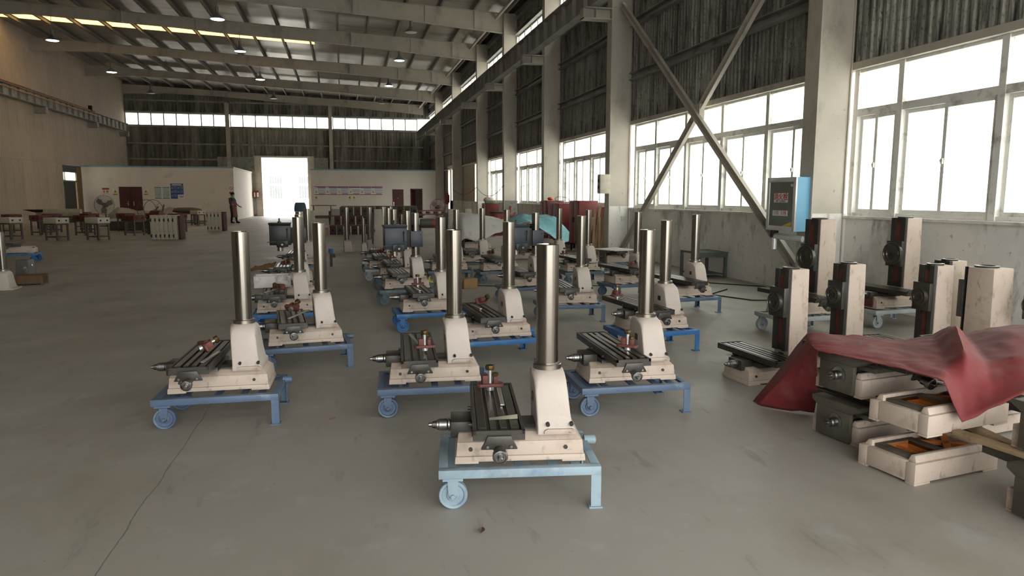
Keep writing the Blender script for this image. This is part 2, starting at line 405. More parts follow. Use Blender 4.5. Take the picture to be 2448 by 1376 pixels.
# crossed wind braces between the hydrant column and the next
def brace(p, q, lab, w=.15):
    o = thing('wind_brace', lab, 'brace', kind='structure')
    p, q = Vector(p), Vector(q); d = (q-p).normalized(); s = Vector((1,0,0)).cross(d)
    for k, off in enumerate((-.038,.038)):
        obj('angle_bar', MB().bar(p+s*off, q+s*off, .072, .016, (1,0,0)).bar(p+s*(off*1.9)-Vector((.035,0,0)), q+s*(off*1.9)-Vector((.035,0,0)), .010, .075, (1,0,0)), m_steel, o)
    return o
brace((6.86,16.75,6.2), (6.86,9.1,.15), 'diagonal steel wind brace falling towards the hydrant box')
brace((6.93,16.75,.15), (6.93,9.1,6.25), 'diagonal steel wind brace rising towards the camera')
obj('gusset', MB().box(6.84,6.95,12.75,13.1,3.05,3.35), m_steel, wall_right)

# ------------------------------------------------------------------ roof
KN, YS0, YS1 = 1.0, 38.4, 39.4
sl = -.0402
def roof_panel(y0, y1, mat, x0=XL-.3, x1=XR+.2):
    z0, z1 = roofz(x0)+.005, roofz(x1)+.005
    return MB().hexa([(x0,y0,z0),(x1,y0,z1),(x1,y1,z1),(x0,y1,z0),(x0,y0,z0+.05),(x1,y0,z1+.05),(x1,y1,z1+.05),(x0,y1,z0+.05)])
y = YN
while y < YF-.01:
    e = min(y+1.2, YF)
    cuts = [y, e]
    if y < YS0 < e: cuts = [y, YS0] + ([YS1, e] if YS1 < e else [])
    elif y < YS1 < e: cuts = [YS1, e]
    elif YS0 <= y and e <= YS1: cuts = []
    for a, b in zip(cuts[::2], cuts[1::2]): obj('roof_sheet', roof_panel(a, b, m_foil), m_foil, ceiling)
    y += 1.2
obj('roof_sheet', roof_panel(YS0, YS1, m_foil, -1.2), m_foil, ceiling)
obj('skylight_sheet', roof_panel(YS0, YS1, m_sky, XL-.3, -1.2), m_sky, ceiling)
for k in range(-11, 6):
    x = -.03+1.35*k; z = roofz(x)
    obj('purlin', MB().prism([(x-.035,z-.19),(x+.045,z-.19),(x+.045,z-.165),(x+.035,z-.165),(x+.035,z-.18),(x-.025,z-.18),(x-.025,z-.01),(x+.035,z-.01),(x+.035,z),(x-.035,z)], 'y', YN, YF), m_purlin, ceiling)
obj('eaves_tube', MB().cyl((6.3,YN,8.75),(6.3,YF,8.75),.06,n=10), m_steel, ceiling)
rl = ['right over the camera','above the hydrant column','above the crossed braces','over the front machines','third from the gable','in front of the skylight strip','second from the gable','nearest the gable']
for y, w in zip(COLS+[YF-.3], rl+['against the gable wall']):
    o = thing('roof_rafter', 'tapered beige steel roof rafter ' + w, 'rafter', (0, y+.13, 0), kind='structure')
    xs = [XL, -12.9, -9.1, -4.7, -1.3, 1.3, XC+.02]; zb = [9.15,9.27,9.17,8.87,8.73,8.575,8.18]
    zt = [roofz(x)-.19 for x in xs]
    n = len(xs); V = [(x,-.005,z) for x, z in zip(xs, zb)] + [(x,-.005,z) for x, z in zip(xs[::-1], zt[::-1])]
    obj('web', MB().prism([(a,c) for a, _, c in V], 'y', -.006, .006), m_steel, o)
    for nm, zz, sg in (('bottom_flange', zb, 1), ('top_flange', zt, -1)):
        mb = MB()
        P = [(x, z) for x, z in zip(xs, zz)] + [(x, z+sg*.016) for x, z in zip(xs[::-1], zz[::-1])]
        obj(nm, MB().prism(P, 'y', -.1, .1), m_steel, o)
    for k, x in enumerate((-12.6, -9.2, -6.2, -2.8, .6, 3.4, 5.4)):
        zz = roofz(x)-.2; w = .11 if k in (1, 4) else .05
        j = max(i for i in range(len(xs)) if xs[i] <= x); t_ = (x-xs[j])/(xs[j+1]-xs[j]); z_ = zb[j]+(zb[j+1]-zb[j])*t_
        obj('web_stiffener', MB().box(x-.008,x+.008,-w,w,z_-(.04 if k in (1,4) else 0),zz+(.05 if k in (1,4) else 0)), m_steel, o)

# ------------------------------------------------------------------ left wall (two storeys of sheets) and its door
shl1 = sheet(1.0, 3.4, 6, .03, 'y', 1).mesh('wall_sheet', smooth=0); shl1.materials.append(m_cladleft)
shl2 = sheet(1.0, 6.75, 6, .03, 'y', 1).mesh('wall_sheet', smooth=0); shl2.materials.append(m_cladleft)
shl3 = sheet(1.0, .42, 8, .018, 'y', 1).mesh('wall_sheet', smooth=0); shl3.materials.append(m_cladleft)
y = YN
while y < YF-.01:
    if not 45.4 <= y <= 47.95: obj('wall_sheet', shl1, None, wall_left, (XL, y, 0))
    obj('wall_sheet', shl2, None, wall_left, (XL-.015, y, 3.4)); y += 1.0
obj('seam_strip', MB().box(XL-.02,XL+.022,YN,YF,3.385,3.405), m_girt, wall_left)
obj('backing', MB().box(XL-.2,XL-.06,YN,45.9,0,10.2).box(XL-.2,XL-.06,48.9,YF,0,10.2).box(XL-.2,XL-.06,45.9,48.9,3.41,10.2), m_cladleft, wall_left)
dl = thing('door_1', 'dark side door with lit transom in the left wall', 'door', (XL, 45.9, 0), kind='structure')
obj('leaf', MB().box(-.1,-.05,.08,2.15,0,2.42), m_doordark, dl); obj('jamb', MB().box(-.12,.03,2.2,2.95,0,3.3), m_ochre, dl)
obj('jamb', MB().box(-.12,.03,0,.08,0,3.38), m_girt, dl); obj('head_panel', MB().box(-.08,.02,.08,2.95,2.97,3.38), m_doordark, dl)
obj('transom_bar', MB().box(-.08,.02,.08,2.3,2.42,2.5), m_girt, dl)
obj('transom_bar', MB().box(-.08,.02,.35,.4,2.5,2.97), m_girt, dl)
obj('transom_pane', MB().box(-.06,-.05,.08,2.2,2.5,2.97), glass('transom_glass', .3, (.9,.85,.7), .6), dl)

# ------------------------------------------------------------------ far gable wall
GX0, GX1, GZ = -6.17, -2.68, 4.58
shf = {}
def far_sheets(x0, x1, z0, z1, par, yw, face, mat):
    w = x1-x0; n = max(1, round(w)); w /= n
    for k in range(n):
        key = (round(w,3), round(z1-z0,3), face, mat.name)
        if key not in shf:
            shf[key] = sheet(w, z1-z0, 4, .03, 'x', face).mesh('cladding_sheet', smooth=0); shf[key].materials.append(mat)
        obj('cladding_sheet', shf[key], None, par, (x0+w*k, yw, z0))
for x0, x1, z0, z1 in ((XL, GX0-.35, 0, 6.88), (GX1+.35, XR, 0, 6.88), (GX0-.35, GX1+.35, GZ+.15, 6.88), (XL, XR, 7.86, 10.15)):
    far_sheets(x0, x1, z0, z1, wall_back, YF, -1, m_cladfar)
obj('outer_skin', MB().box(XL,GX0-.35,YF+.03,YF+.08,0,6.9).box(GX1+.35,XR,YF+.03,YF+.08,0,6.9).box(GX0-.35,GX1+.35,YF+.03,YF+.08,GZ+.1,6.9).box(XL,XR,YF+.03,YF+.08,7.85,10.1), m_girt, wall_back)
for z in (2.6, 4.38, 5.55, 6.84, 7.88, 8.75):
    for a, b in ((XL, -8.75), (-8.3, -1.02), (-.6, XC)):
        if z < GZ and a > -9 and b < 0: 
            obj('girt', MB().box(a, GX0-.4, YF-.14, YF-.03, z-.06, z+.06), m_girt, wall_back); obj('girt', MB().box(GX1+.4, b, YF-.14, YF-.03, z-.06, z+.06), m_girt, wall_back)
        else: obj('girt', MB().box(a, b, YF-.14, YF-.03, z-.06, z+.06), m_girt, wall_back)
for x, w in ((-8.53, 'left of the open gate'), (-.81, 'right of the open gate')):
    o = thing('wind_post', 'beige steel gable post ' + w, 'post', (x, YF-.3, 0), kind='structure')
    obj('web', MB().box(-.006,.006,-.12,.25,0,8.7), m_steel, o); obj('flange', MB().box(-.13,.13,-.135,-.12,0,8.7), m_steel, o); obj('flange', MB().box(-.13,.13,.25,.265,0,8.7), m_steel, o)
def strip_window(name, lab, x0, x1, n):
    o = thing(name, lab, 'window', (0, YF+.02, 0), kind='structure')
    obj('head', MB().box(x0,x1,-.05,.05,7.78,7.86), m_frame, o); obj('bottom_rail', MB().box(x0,x1,-.05,.05,6.88,6.94), m_frame, o)
    for k in range(n+1):
        x = x0+(x1-x0)*k/n; obj('mullion', MB().box(x-.035,x+.035,-.06,.06,6.88,7.86), m_girt, o)
        if k < n: obj('pane', MB().box(x+.035, x0+(x1-x0)*(k+1)/n-.035, -.004,.004,6.94,7.78), m_strip, o)
strip_window('window_31', 'high strip of square panes left of the gable post', -15.75, -8.66, 8)
strip_window('window_32', 'high strip of square panes over the open gate', -8.34, -.94, 8)
strip_window('window_33', 'high strip of square panes over the right office', -.62, 6.1, 7)
gd = thing('door_2', 'open gate with bright daylight in the far gable', 'gate', (0, YF, 0), kind='structure')
obj('jamb', MB().box(GX0-.55,GX0,-.3,.1,0,GZ+.12), m_dooredge, gd); obj('jamb', MB().box(GX1,GX1+.5,-.3,.1,0,GZ+.12), m_dooredge, gd)
obj('head', MB().box(GX0-.55,GX1+.5,-.2,.1,GZ,GZ+.14), m_dooredge, gd)
obj('gate_leaf', MB().box(GX0-3.2,GX0-.5,-.42,-.36,.05,4.6), m_girt, gd); obj('gate_leaf', MB().box(GX1+.5,GX1+1.6,-.42,-.36,.05,4.6), m_girt, gd)
# near gable (behind the camera) with a wide unseen gate added to light the foreground
GN0, GN1, GNZ = -2.4, 6.4, 4.5
far_sheets(XL, GN0, 0, 6.9, wall_front, YN, 1, m_clad); far_sheets(GN1, XR, 0, 6.9, wall_front, YN, 1, m_clad)
far_sheets(GN0, GN1, GNZ, 6.9, wall_front, YN, 1, m_clad); far_sheets(XL, XR, 7.9, 10.15, wall_front, YN, 1, m_clad)
obj('outer_skin', MB().box(XL,GN0,YN-.08,YN-.03,0,6.9).box(GN1,XR,YN-.08,YN-.03,0,6.9).box(GN0,GN1,YN-.08,YN-.03,GNZ,6.9).box(XL,XR,YN-.08,YN-.03,7.9,10.2), m_girt, wall_front)
o = thing('window_34', 'strip window high in the gable behind the camera', 'window', (0, YN-.02, 0), kind='structure')
for k in range(23): obj('pane', MB().box(XL+k+.03, XL+k+.97, -.004,.004,6.9,7.9), m_strip, o)

# outdoors: yard and a pale building beyond the gate
tag(obj('yard_ground', MB().add([(-120,YF+.3,-.03),(120,YF+.3,-.03),(120,170,-.03),(-120,170,-.03)],[(0,1,2,3)]), m_outground), 'bright concrete yard beyond the gate', 'yard', kind='structure')
tag(obj('yard_verge', MB().add([(XR+.3,-60,-.03),(120,-60,-.03),(120,YF+.3,-.03),(XR+.3,YF+.3,-.03)],[(0,1,2,3)]), m_outground), 'pale concrete strip outside the windows', 'yard', kind='structure')
tag(obj('entrance_yard', MB().add([(-120,-60,-.03),(XR+.3,-60,-.03),(XR+.3,YN-.3,-.03),(-120,YN-.3,-.03)],[(0,1,2,3)]), m_outground), 'concrete yard behind the camera', 'yard', kind='structure')
bb = thing('neighbour_building', 'pale building with barred windows seen through the open gate', 'building', (0, 92, 0))
obj('wall', MB().box(-30, 20, 0, 6, 0, 5.2), m_outside, bb)
for x in (-11.8, -8.9, -5.4, -2.4):
    for z0, z1 in ((1.3,2.9),(3.1,4.0)):
        w = obj('window', MB().box(x, x+1.6, -.03, .02, z0, z1), M('pale_pane', (.17,.18,.18), .5) if 'pale_pane' not in bpy.data.materials else bpy.data.materials['pale_pane'], bb)
        for k in range(6): obj('bar', MB().box(x+.05+k*.3, x+.1+k*.3, -.08, -.05, z0, z1), m_outside, w)

# ------------------------------------------------------------------ white office boxes
wo = thing('office_room', 'long low white office room with maroon double door on the left', 'office', (0,0,0))
obj('front_wall', MB().box(XL+.05,-6.9,48.9,49.02,0,3.36), m_white, wo); obj('side_wall', MB().box(-7.02,-6.9,49.02,58.6,0,3.36), m_white, wo)
obj('coping', MB().box(XL+.05,-6.86,48.86,49.06,3.36,3.45), m_bluetrim, wo); obj('side_coping', MB().box(-7.06,-6.86,49.06,58.6,3.36,3.45), m_white, wo)
obj('roof_slab', MB().box(XL+.05,-7.02,49.02,58.6,3.30,3.36), m_white, wo)
dr = obj('double_door', MB().box(-13.7,-12.38,48.85,48.9,0,2.15), m_doorred, wo)
obj('door_gap', MB().box(-13.05,-13.03,48.84,48.85,0,2.15), m_dark, dr)
m_chrome = M('chrome', (.75,.75,.73), .18, 1.0, .05)
for s in (-13.2,-12.88): obj('handle', MB().box(s-.02,s+.02,48.80,48.85,.95,1.25).box(s-.02,s-.12 if s < -13 else s+.0,48.8,48.82,1.08,1.11) if s < -13 else MB().box(s-.02,s+.02,48.80,48.85,.95,1.25), m_chrome, dr)
wr = thing('office_room', 'white office room with two narrow maroon doors right of the gate', 'office', (0,0,0))
YP = 51.2
obj('front_wall', MB().box(-2.15,3.45,YP,YP+.12,0,3.36).box(3.45,4.25,YP,YP+.12,2.05,3.36).box(4.25,4.78,YP,YP+.12,0,3.36).box(4.78,5.58,YP,YP+.12,2.05,3.36).box(5.58,6.75,YP,YP+.12,0,3.36), m_white, wr)
obj('side_wall', MB().box(-2.15,-2.03,YP+.12,58.6,0,3.36), m_white, wr); obj('coping', MB().box(-2.2,6.75,YP-.04,YP+.16,3.36,3.45), m_bluetrim, wr)
obj('roof_slab', MB().box(-2.0,6.7,YP+.12,58.6,3.30,3.36), m_white, wr)
d1 = obj('maroon_door', MB().box(3.45,4.25,YP+.02,YP+.07,0,2.05), m_doorred, wr)
for (a,b,c,d) in ((3.55,3.82,1.2,1.85),(3.88,4.15,1.2,1.85),(3.55,3.82,.2,1.0),(3.88,4.15,.2,1.0)): obj('door_panel', MB().box(a,b,YP,YP+.02,c,d), m_doorred, d1)
obj('handle', MB().box(3.52,3.56,YP-.04,YP+.02,.85,1.15), m_chrome, d1); obj('peephole', MB().cyl((3.85,YP-.01,1.42),(3.85,YP+.02,1.42),.02,n=8), m_chrome, d1)
d2 = obj('open_door', MB().box(0,.78,0,.045,0,2.03), m_doorred, wr, (4.8,YP+.03,0), R(62)); 
obj('door_frame', MB().box(4.74,4.80,YP-.02,YP+.1,0,2.1).box(5.56,5.62,YP-.02,YP+.1,0,2.1).box(4.74,5.62,YP-.02,YP+.1,2.04,2.1), m_doorred, wr)
obj('inner_wall', MB().box(4.2,6.4,YP+2.6,YP+2.7,0,3.3), m_dooredge, wr)
# ------------------------------------------------------------------ machine materials
m_cream = M('cream_casting_paint', (.54,.448,.37), .55, 0, .08, 4., [((.36,.28,.21), .28, 6.), ((.14,.10,.075), .20, 12., (1,1,.5)), ((.05,.045,.04), .09, 30.)], .06, 60, rnd=.06)
m_cream2 = M('pale_pedestal_paint', (.53,.47,.415), .5, 0, .06, 4., [((.36,.30,.25), .17, 6.), ((.10,.085,.07), .09, 16.)], .05, 50, rnd=.05)
m_column = M('ground_steel_column', (.29,.265,.23), .21, 1.0, .04, 2., None, 0)
m_collar = M('turned_steel_collar', (.36,.32,.27), .30, 1.0, .1, 6.)
m_olive = M('olive_grey_iron', (.10,.091,.071), .55, .1, .22, 8., [((.05,.045,.035), .25, 9.)])
m_iron = M('oiled_dark_iron', (.052,.048,.040), .40, .30, .22, 8., [((.10,.085,.065), .2, 12.)], .05, 90)
m_land = M('scraped_table_iron', (.10,.094,.080), .30, .65, .2, 9., [((.05,.045,.035), .25, 9.)])
m_slot = M('near_black_iron', (.03,.028,.024), .6, .2, .2)  # plain near-black iron for bolts, levers, dials and bores
m_hub = M('bright_hub_steel', (.30,.295,.285), .34, 1.0, .2, 20., [((.06,.055,.05), .3, 30.)])
m_red = M('oxide_red_casting', (.15,.045,.036), .6, 0, .2, 9., [((.05,.02,.018), .25, 20.)])
m_brass = M('greasy_brass_gear', (.12,.08,.028), .5, .8, .2, 14.)
m_bar = M('bright_ground_bar', (.72,.72,.69), .3, .8, .06, 20.)
m_bpale = M('dust_covered_blue_paint', (.27,.365,.42), .55, 0, .2, 3., [((.115,.175,.29), .34, 4.), ((.42,.50,.52), .24, 6.)], .1, 60)
m_bmid = M('faded_blue_paint', (.088,.135,.215), .45, 0, .18, 4., [((.22,.29,.35), .24, 6.), ((.05,.07,.11), .15, 12.)], .1, 60)
m_bbright = M('bright_blue_paint', (.03,.14,.36), .45, 0, .16, 4., [((.16,.28,.38), .22, 7.)], .08, 60)
m_bgrey = M('blue_grey_paint', (.10,.145,.165), .55, 0, .2, 4., [((.24,.29,.30), .2, 7.)], .08, 60)
m_blight = M('silvery_blue_paint', (.40,.45,.47), .5, 0, .15, 4., [((.20,.27,.33), .25, 6.)])
m_head = M('navy_head_paint', (.035,.045,.062), .42, 0, .2, 5., [((.09,.10,.12), .16, 9.)])
m_headblk = M('black_head_paint', (.012,.013,.014), .40, 0, .2, 5.)
m_orange = M('orange_primer', (.50,.16,.03), .65, 0, .15, 5.)
m_wood = M('raw_timber', (.36,.26,.15), .8, 0, .2, 5., [((.18,.12,.07), .3, 6., (1,.2,1))], .1, 40)
m_yellow = M('yellow_wheel', (.55,.47,.13), .5)

def rrect(cx, hw, hd, cr, z, n=4):
    P = []; cr = min(cr, hw, hd)
    for q, (sx, sy) in enumerate(((1,1),(-1,1),(-1,-1),(1,-1))):
        for k in range(n+1):
            t = math.pi/2*(q+k/n); P.append((cx+sx*(hw-cr)+cr*math.cos(t), sy*(hd-cr)+cr*math.sin(t), z))
    return P
def loft(levels):
    mb = MB(); L = [rrect(*l) for l in levels]; n = len(L[0]); V = sum(L, []); F = []
    for k in range(len(L)-1):
        for i in range(n): F.append((k*n+i, k*n+(i+1)%n, (k+1)*n+(i+1)%n, (k+1)*n+i))
    F += [tuple(reversed(range(n))), tuple((len(L)-1)*n+i for i in range(n))]
    return mb.add(V, F)

# ------------------------------------------------------------------ trolley: wheels on the left, legs on the right
def make_trolley(mat, wheel=None):
    o = thing('trolley', 'proto', 'trolley'); zt = .215
    L = lambda p, q, vert, flat: None
    obj('rail', MB().prism([(-.275,zt-.044),(-.268,zt-.044),(-.268,zt-.007),(-.23,zt-.007),(-.23,zt),(-.275,zt)], 'x', -.405, .405).mesh('rail', .002), mat, o)
    obj('rail', MB().prism([(.275,zt-.044),(.268,zt-.044),(.268,zt-.007),(.23,zt-.007),(.23,zt),(.275,zt)], 'x', -.405, .405).mesh('rail', .002), mat, o)
    obj('rail', MB().prism([(-.405,zt-.044),(-.398,zt-.044),(-.398,zt-.008),(-.36,zt-.008),(-.36,zt-.001),(-.405,zt-.001)], 'y', -.268, .268).mesh('rail', .002), mat, o)
    obj('rail', MB().prism([(.405,zt-.044),(.398,zt-.044),(.398,zt-.008),(.36,zt-.008),(.36,zt-.001),(.405,zt-.001)], 'y', -.268, .268).mesh('rail', .002), mat, o)
    for u in (-.21, .0, .17, .285): obj('slat', MB().box(u-.024,u+.024,-.268,.268,zt-.016,zt-.008), mat, o)
    obj('end_plate', MB().box(-.36,-.255,-.23,.23,zt-.022,zt-.012), mat, o)
    for v in (-.22, .22):
        c = obj('caster', MB().box(-.385,-.285,v-.05,v+.05,zt-.058,zt-.046), mat, o)
        fk = MB()
        for s in (-1, 1): fk.prism([(-.362,zt-.058),(-.308,zt-.058),(-.312,.085),(-.322,.062),(-.348,.062),(-.358,.085)], 'y', v+s*.029-.003, v+s*.029+.003)
        obj('fork', fk.box(-.362,-.308,v-.032,v+.032,zt-.066,zt-.058), mat, c)
        w = MB().lathe([(.034,-.012),(.052,-.012),(.058,-.02),(.068,-.022),(.072,-.017),(.072,.017),(.068,.022),(.058,.02),(.052,.012),(.034,.012),(.03,.02),(.02,.022),(.02,-.022),(.03,-.02),(.034,-.012)], (-.335,v,.072), (0,1,0), 28, close=False)
        obj('wheel', w, wheel or mat, c); obj('axle_bolt', MB().cyl((-.335,v-.045,.072),(-.335,v+.045,.072),.011,n=8), mat, c)
    for v in (-.252, .252):
        s = 1 if v > 0 else -1
        lg = obj('leg', MB().prism([(.398,v-s*.023),(.405,v-s*.023),(.405,v+s*.023),(.355,v+s*.023),(.355,v+s*.017),(.398,v+s*.017)], 'z', .006, zt-.044), mat, o)
        obj('foot', MB().box(.345,.412,v-.035,v+.03,0,.007), mat, lg)
    obj('tow_socket', MB().cyl((.39,.13,zt-.005),(.45,.13,zt-.005),.026,n=12).cyl((.45,.13,zt-.005),(.455,.13,zt-.005),.018,n=12), mat, o)
    return o

# ------------------------------------------------------------------ base with table (shared by both machine kinds); z0 = underside
def base_parts(o, z0, L=.86, shift=0., mred=False, sx=0.):
    Z = lambda z: z-.225+z0
    b = MB()
    b.frus((-.325,.335,-.185,.185), Z(.235), (-.322,.332,-.182,.182), Z(.262)).frus((-.318,.328,-.175,.175), Z(.262), (-.312,.322,-.168,.168), Z(.333))
    for u in (-.325, .215): b.box(u,u+.12,-.185,.185,Z(.225),Z(.24))
    b.frus((-.312,.318,-.166,.166), Z(.330), (-.305,.29,-.118,.118), Z(.366))
    bo = obj('base', b.mesh('base', .004), m_cream, o)
    for u in (-.245, .235):
        for s in (-1, 1): obj('plug', MB().cyl((u,s*.165,Z(.298)),(u,s*.179,Z(.298)),.0105,n=10), m_iron, bo)
    if mred: obj('end_face', MB().box(-.335,-.318,-.13,.13,Z(.24),Z(.36)), m_red, bo)
    obj('slideway', MB().prism([(-.085,Z(.36)),(.085,Z(.36)),(.085,Z(.374)),(.07,Z(.388)),(-.07,Z(.388)),(-.085,Z(.374))], 'x', -.27, .14), m_iron, o)
    c = -.115+sx
    sd = obj('saddle', MB().frus((c-.125,c+.125,-.20,.20), Z(.372), (c-.12,c+.12,-.19,.19), Z(.40)).prism([(c-.10,Z(.40)),(c+.10,Z(.40)),(c+.075,Z(.426)),(c-.075,Z(.426))], 'y', -.22,.22).mesh('saddle', .003), m_iron, o)
    # cross-feed hub at the left end
    bk = obj('feed_block', MB().box(-.345,-.24,-.105,.075,Z(.335),Z(.418)).mesh('feed_block', .004), m_iron, o)
    obj('feed_hub', MB().lathe([(.022,0),(.034,.004),(.034,.012),(.027,.014),(.031,.02),(.031,.058),(.027,.062),(.027,.07),(.022,.072),(.018,.094),(.011,.096),(.011,.112),(.009,.114)], (-.345,-.035,Z(.385)), (-1,0,0), 18), m_hub, bk)
    t = thing_part_table(o, L, c, shift, Z)
    return o
TAB = {}
def thing_part_table(o, L, c, shift, Z):
    key = round(L,3)
    if key not in TAB:
        h = L/2; w = .122
        slab = MB().box(-w,w,-h,h,.421,.452).box(-w,-w+.016,-h,h,.45,.4695).box(w-.016,w,-h,h,.45,.4695).box(-w,w,-h,-h+.012,.45,.4695).box(-w,w,h-.012,h,.45,.4695).mesh('table', .0015, seg=1)
        slab.materials.append(m_iron)
        lands = []
        for a, b2 in ((-.098,-.058),(-.040,-.010),(.008,.040),(.058,.098)):
            me = MB().box(a,b2,-h+.045,h-.045,.45,.470).mesh('table_land', .0015, seg=1); me.materials.append(m_land); lands.append(me)
        br = MB().prism([(-.055,.447),(.055,.447),(.062,.43),(.085,.388),(.085,.383),(.03,.383),(.022,.37),(-.022,.37),(-.03,.383),(-.085,.383),(-.085,.388),(-.062,.43)], 'y', -h-.016, -h).mesh('end_bracket', .002); br.materials.append(m_iron)
        hb = MB().cyl((0,-h-.014,.378),(0,-h-.045,.372),.026,.024).lathe([(.026,0),(.035,.004),(.036,.03),(.033,.035),(.028,.036),(.026,.031),(.014,.031),(.012,.054),(.009,.057)], (0,-h-.045,.372), (0,-1,-.12), 18).mesh('handle_hub'); hb.materials.append(m_hub)
        bb = MB().cyl((0,-h-.024,.398),(0,-h-.014,.398),.007,n=8).mesh('bolt'); bb.materials.append(m_hub)
        st = MB().cyl((-w-.018,0,.435),(-w,0,.435),.010,n=8).mesh('stop_screw'); st.materials.append(m_iron)
        TAB[key] = (slab, lands, br, hb, bb, st)
    slab, lands, br, hb, bb, st = TAB[key]; dz = Z(.47)-.47
    t = obj('table', slab, None, o, (c, shift, dz))
    for me in lands: obj('table_land', me, None, t)
    e = obj('end_bracket', br, None, o, (c, shift, dz)); obj('handle_hub', hb, None, e)
    for u in (-.055,.055): obj('bolt', bb, None, e, (u,0,0))
    for v in (-.22,.05): obj('stop_screw', st, None, t, (0,v,0))
    return t

m_bolt = m_slot
PED = None
def make_column_machine(L=.86, shift=0., head=None, z0=.225, col_r=.0575, top=1.312):
    global PED
    o = thing('column_mill', 'proto', 'milling machine'); base_parts(o, z0, L, shift)
    dz = z0-.225
    if PED is None:
        PED = {}
        PED['ped'] = loft([(.190,.097,.168,.008,.362),(.190,.097,.168,.008,.388),(.183,.090,.157,.008,.402),(.176,.0865,.150,.010,.46),(.167,.0835,.130,.012,.58),(.163,.083,.119,.024,.625),(.159,.0855,.102,.05,.650),(.158,.084,.088,.075,.662),(.159,.079,.080,.078,.669)]).mesh('pedestal', 0, 40)
        PED['ped'].materials.append(m_cream2)
        PED['foot'] = MB().prism([(.125,.368),(.285,.368),(.285,.383),(.27,.392),(.14,.392),(.125,.383)], 'y', -.180,-.160).mesh('pedestal_foot', .003); PED['foot'].materials.append(m_cream)
        PED['bolt'] = MB().cyl((0,0,0),(0,-.018,-.003),.0105,n=10).mesh('bolt'); PED['bolt'].materials.append(m_bolt)
        PED['col'] = MB().lathe([(col_r-.012,top-.013),(col_r-.010,top-.0),(col_r-.003,top),(col_r,top-.003),(col_r,.66)], (.16,0,0), (0,0,1), 40).mesh('steel_column', 0, 35); PED['col'].materials.append(m_column)
        PED['ring'] = MB().lathe([(.05,.666),(.073,.666),(.075,.669),(.075,.692),(.072,.696),(.0576,.697)], (.16,0,0), (0,0,1), 36, close=False).mesh('collar', 0, 30); PED['ring'].materials.append(m_collar)
        PED['plate'] = MB().box(.080,.086,-.045,.0,.50,.545).mesh('name_plate'); PED['plate'].materials.append(m_iron)
    p = obj('pedestal', PED['ped'], None, o, (0,0,dz)); obj('pedestal_foot', PED['foot'], None, p)
    for u in (.145,.265): obj('bolt', PED['bolt'], None, p, (u,-.152,.415))
    obj('name_plate', PED['plate'], None, p)
    obj('steel_column', PED['col'], None, o, (0,0,dz)); obj('collar', PED['ring'], None, o, (0,0,dz))
    if head: head_parts(o, head)
    return o
def head_parts(o, mat, dz=0.):
    h = obj('milling_head', MB().box(-.30,.02,-.14,.14,.79,1.10).frus((-.30,.02,-.14,.14),1.10,(-.315,.03,-.15,.15),1.14).mesh('milling_head', .006), mat, o)
    obj('head_arm', MB().box(.015,.075,-.10,.10,.82,1.06).mesh('head_arm', .004), m_slot, h)
    c = obj('clamp_block', MB().box(.075,.25,-.12,.12,.82,1.05).mesh('clamp_block', .004), mat, o)
    for z in (.86,1.0): obj('clamp_bolt', MB().cyl((.22,-.125,z),(.22,-.119,z),.01,n=8), m_slot, c)
    b = obj('feed_boss', MB().box(-.20,-.02,-.175,-.13,.765,.87).mesh('feed_boss', .015), mat, h)
    obj('feed_dial', MB().lathe([(.05,0),(.052,.01),(.052,.03),(.03,.034),(.028,.05),(.012,.052)], (-.11,-.17,.805), (0,-1,0), 20), m_slot, b)
    obj('dial_centre', MB().cyl((-.11,-.222,.805),(-.11,-.226,.805),.014,n=12), m_hub, b)
    obj('feed_shaft', MB().cyl((-.34,-.155,.845),(-.2,-.155,.845),.006,n=8), m_hub, b)
    obj('quill', MB().cyl((-.15,0,.69),(-.15,0,.80),.045,n=16), m_collar, h)
    lv = obj('gear_lever', MB().cyl((-.03,-.148,.90),(-.03,-.165,1.03),.006,n=8), m_slot, h); obj('lever_knob', MB().sphere((-.03,-.166,1.04),.015), m_brass, lv)
    obj('drawbar', MB().cyl((-.15,0,1.14),(-.15,0,1.21),.012,n=8).cyl((-.15,0,1.14),(-.15,0,1.16),.03,n=10), m_iron, h)

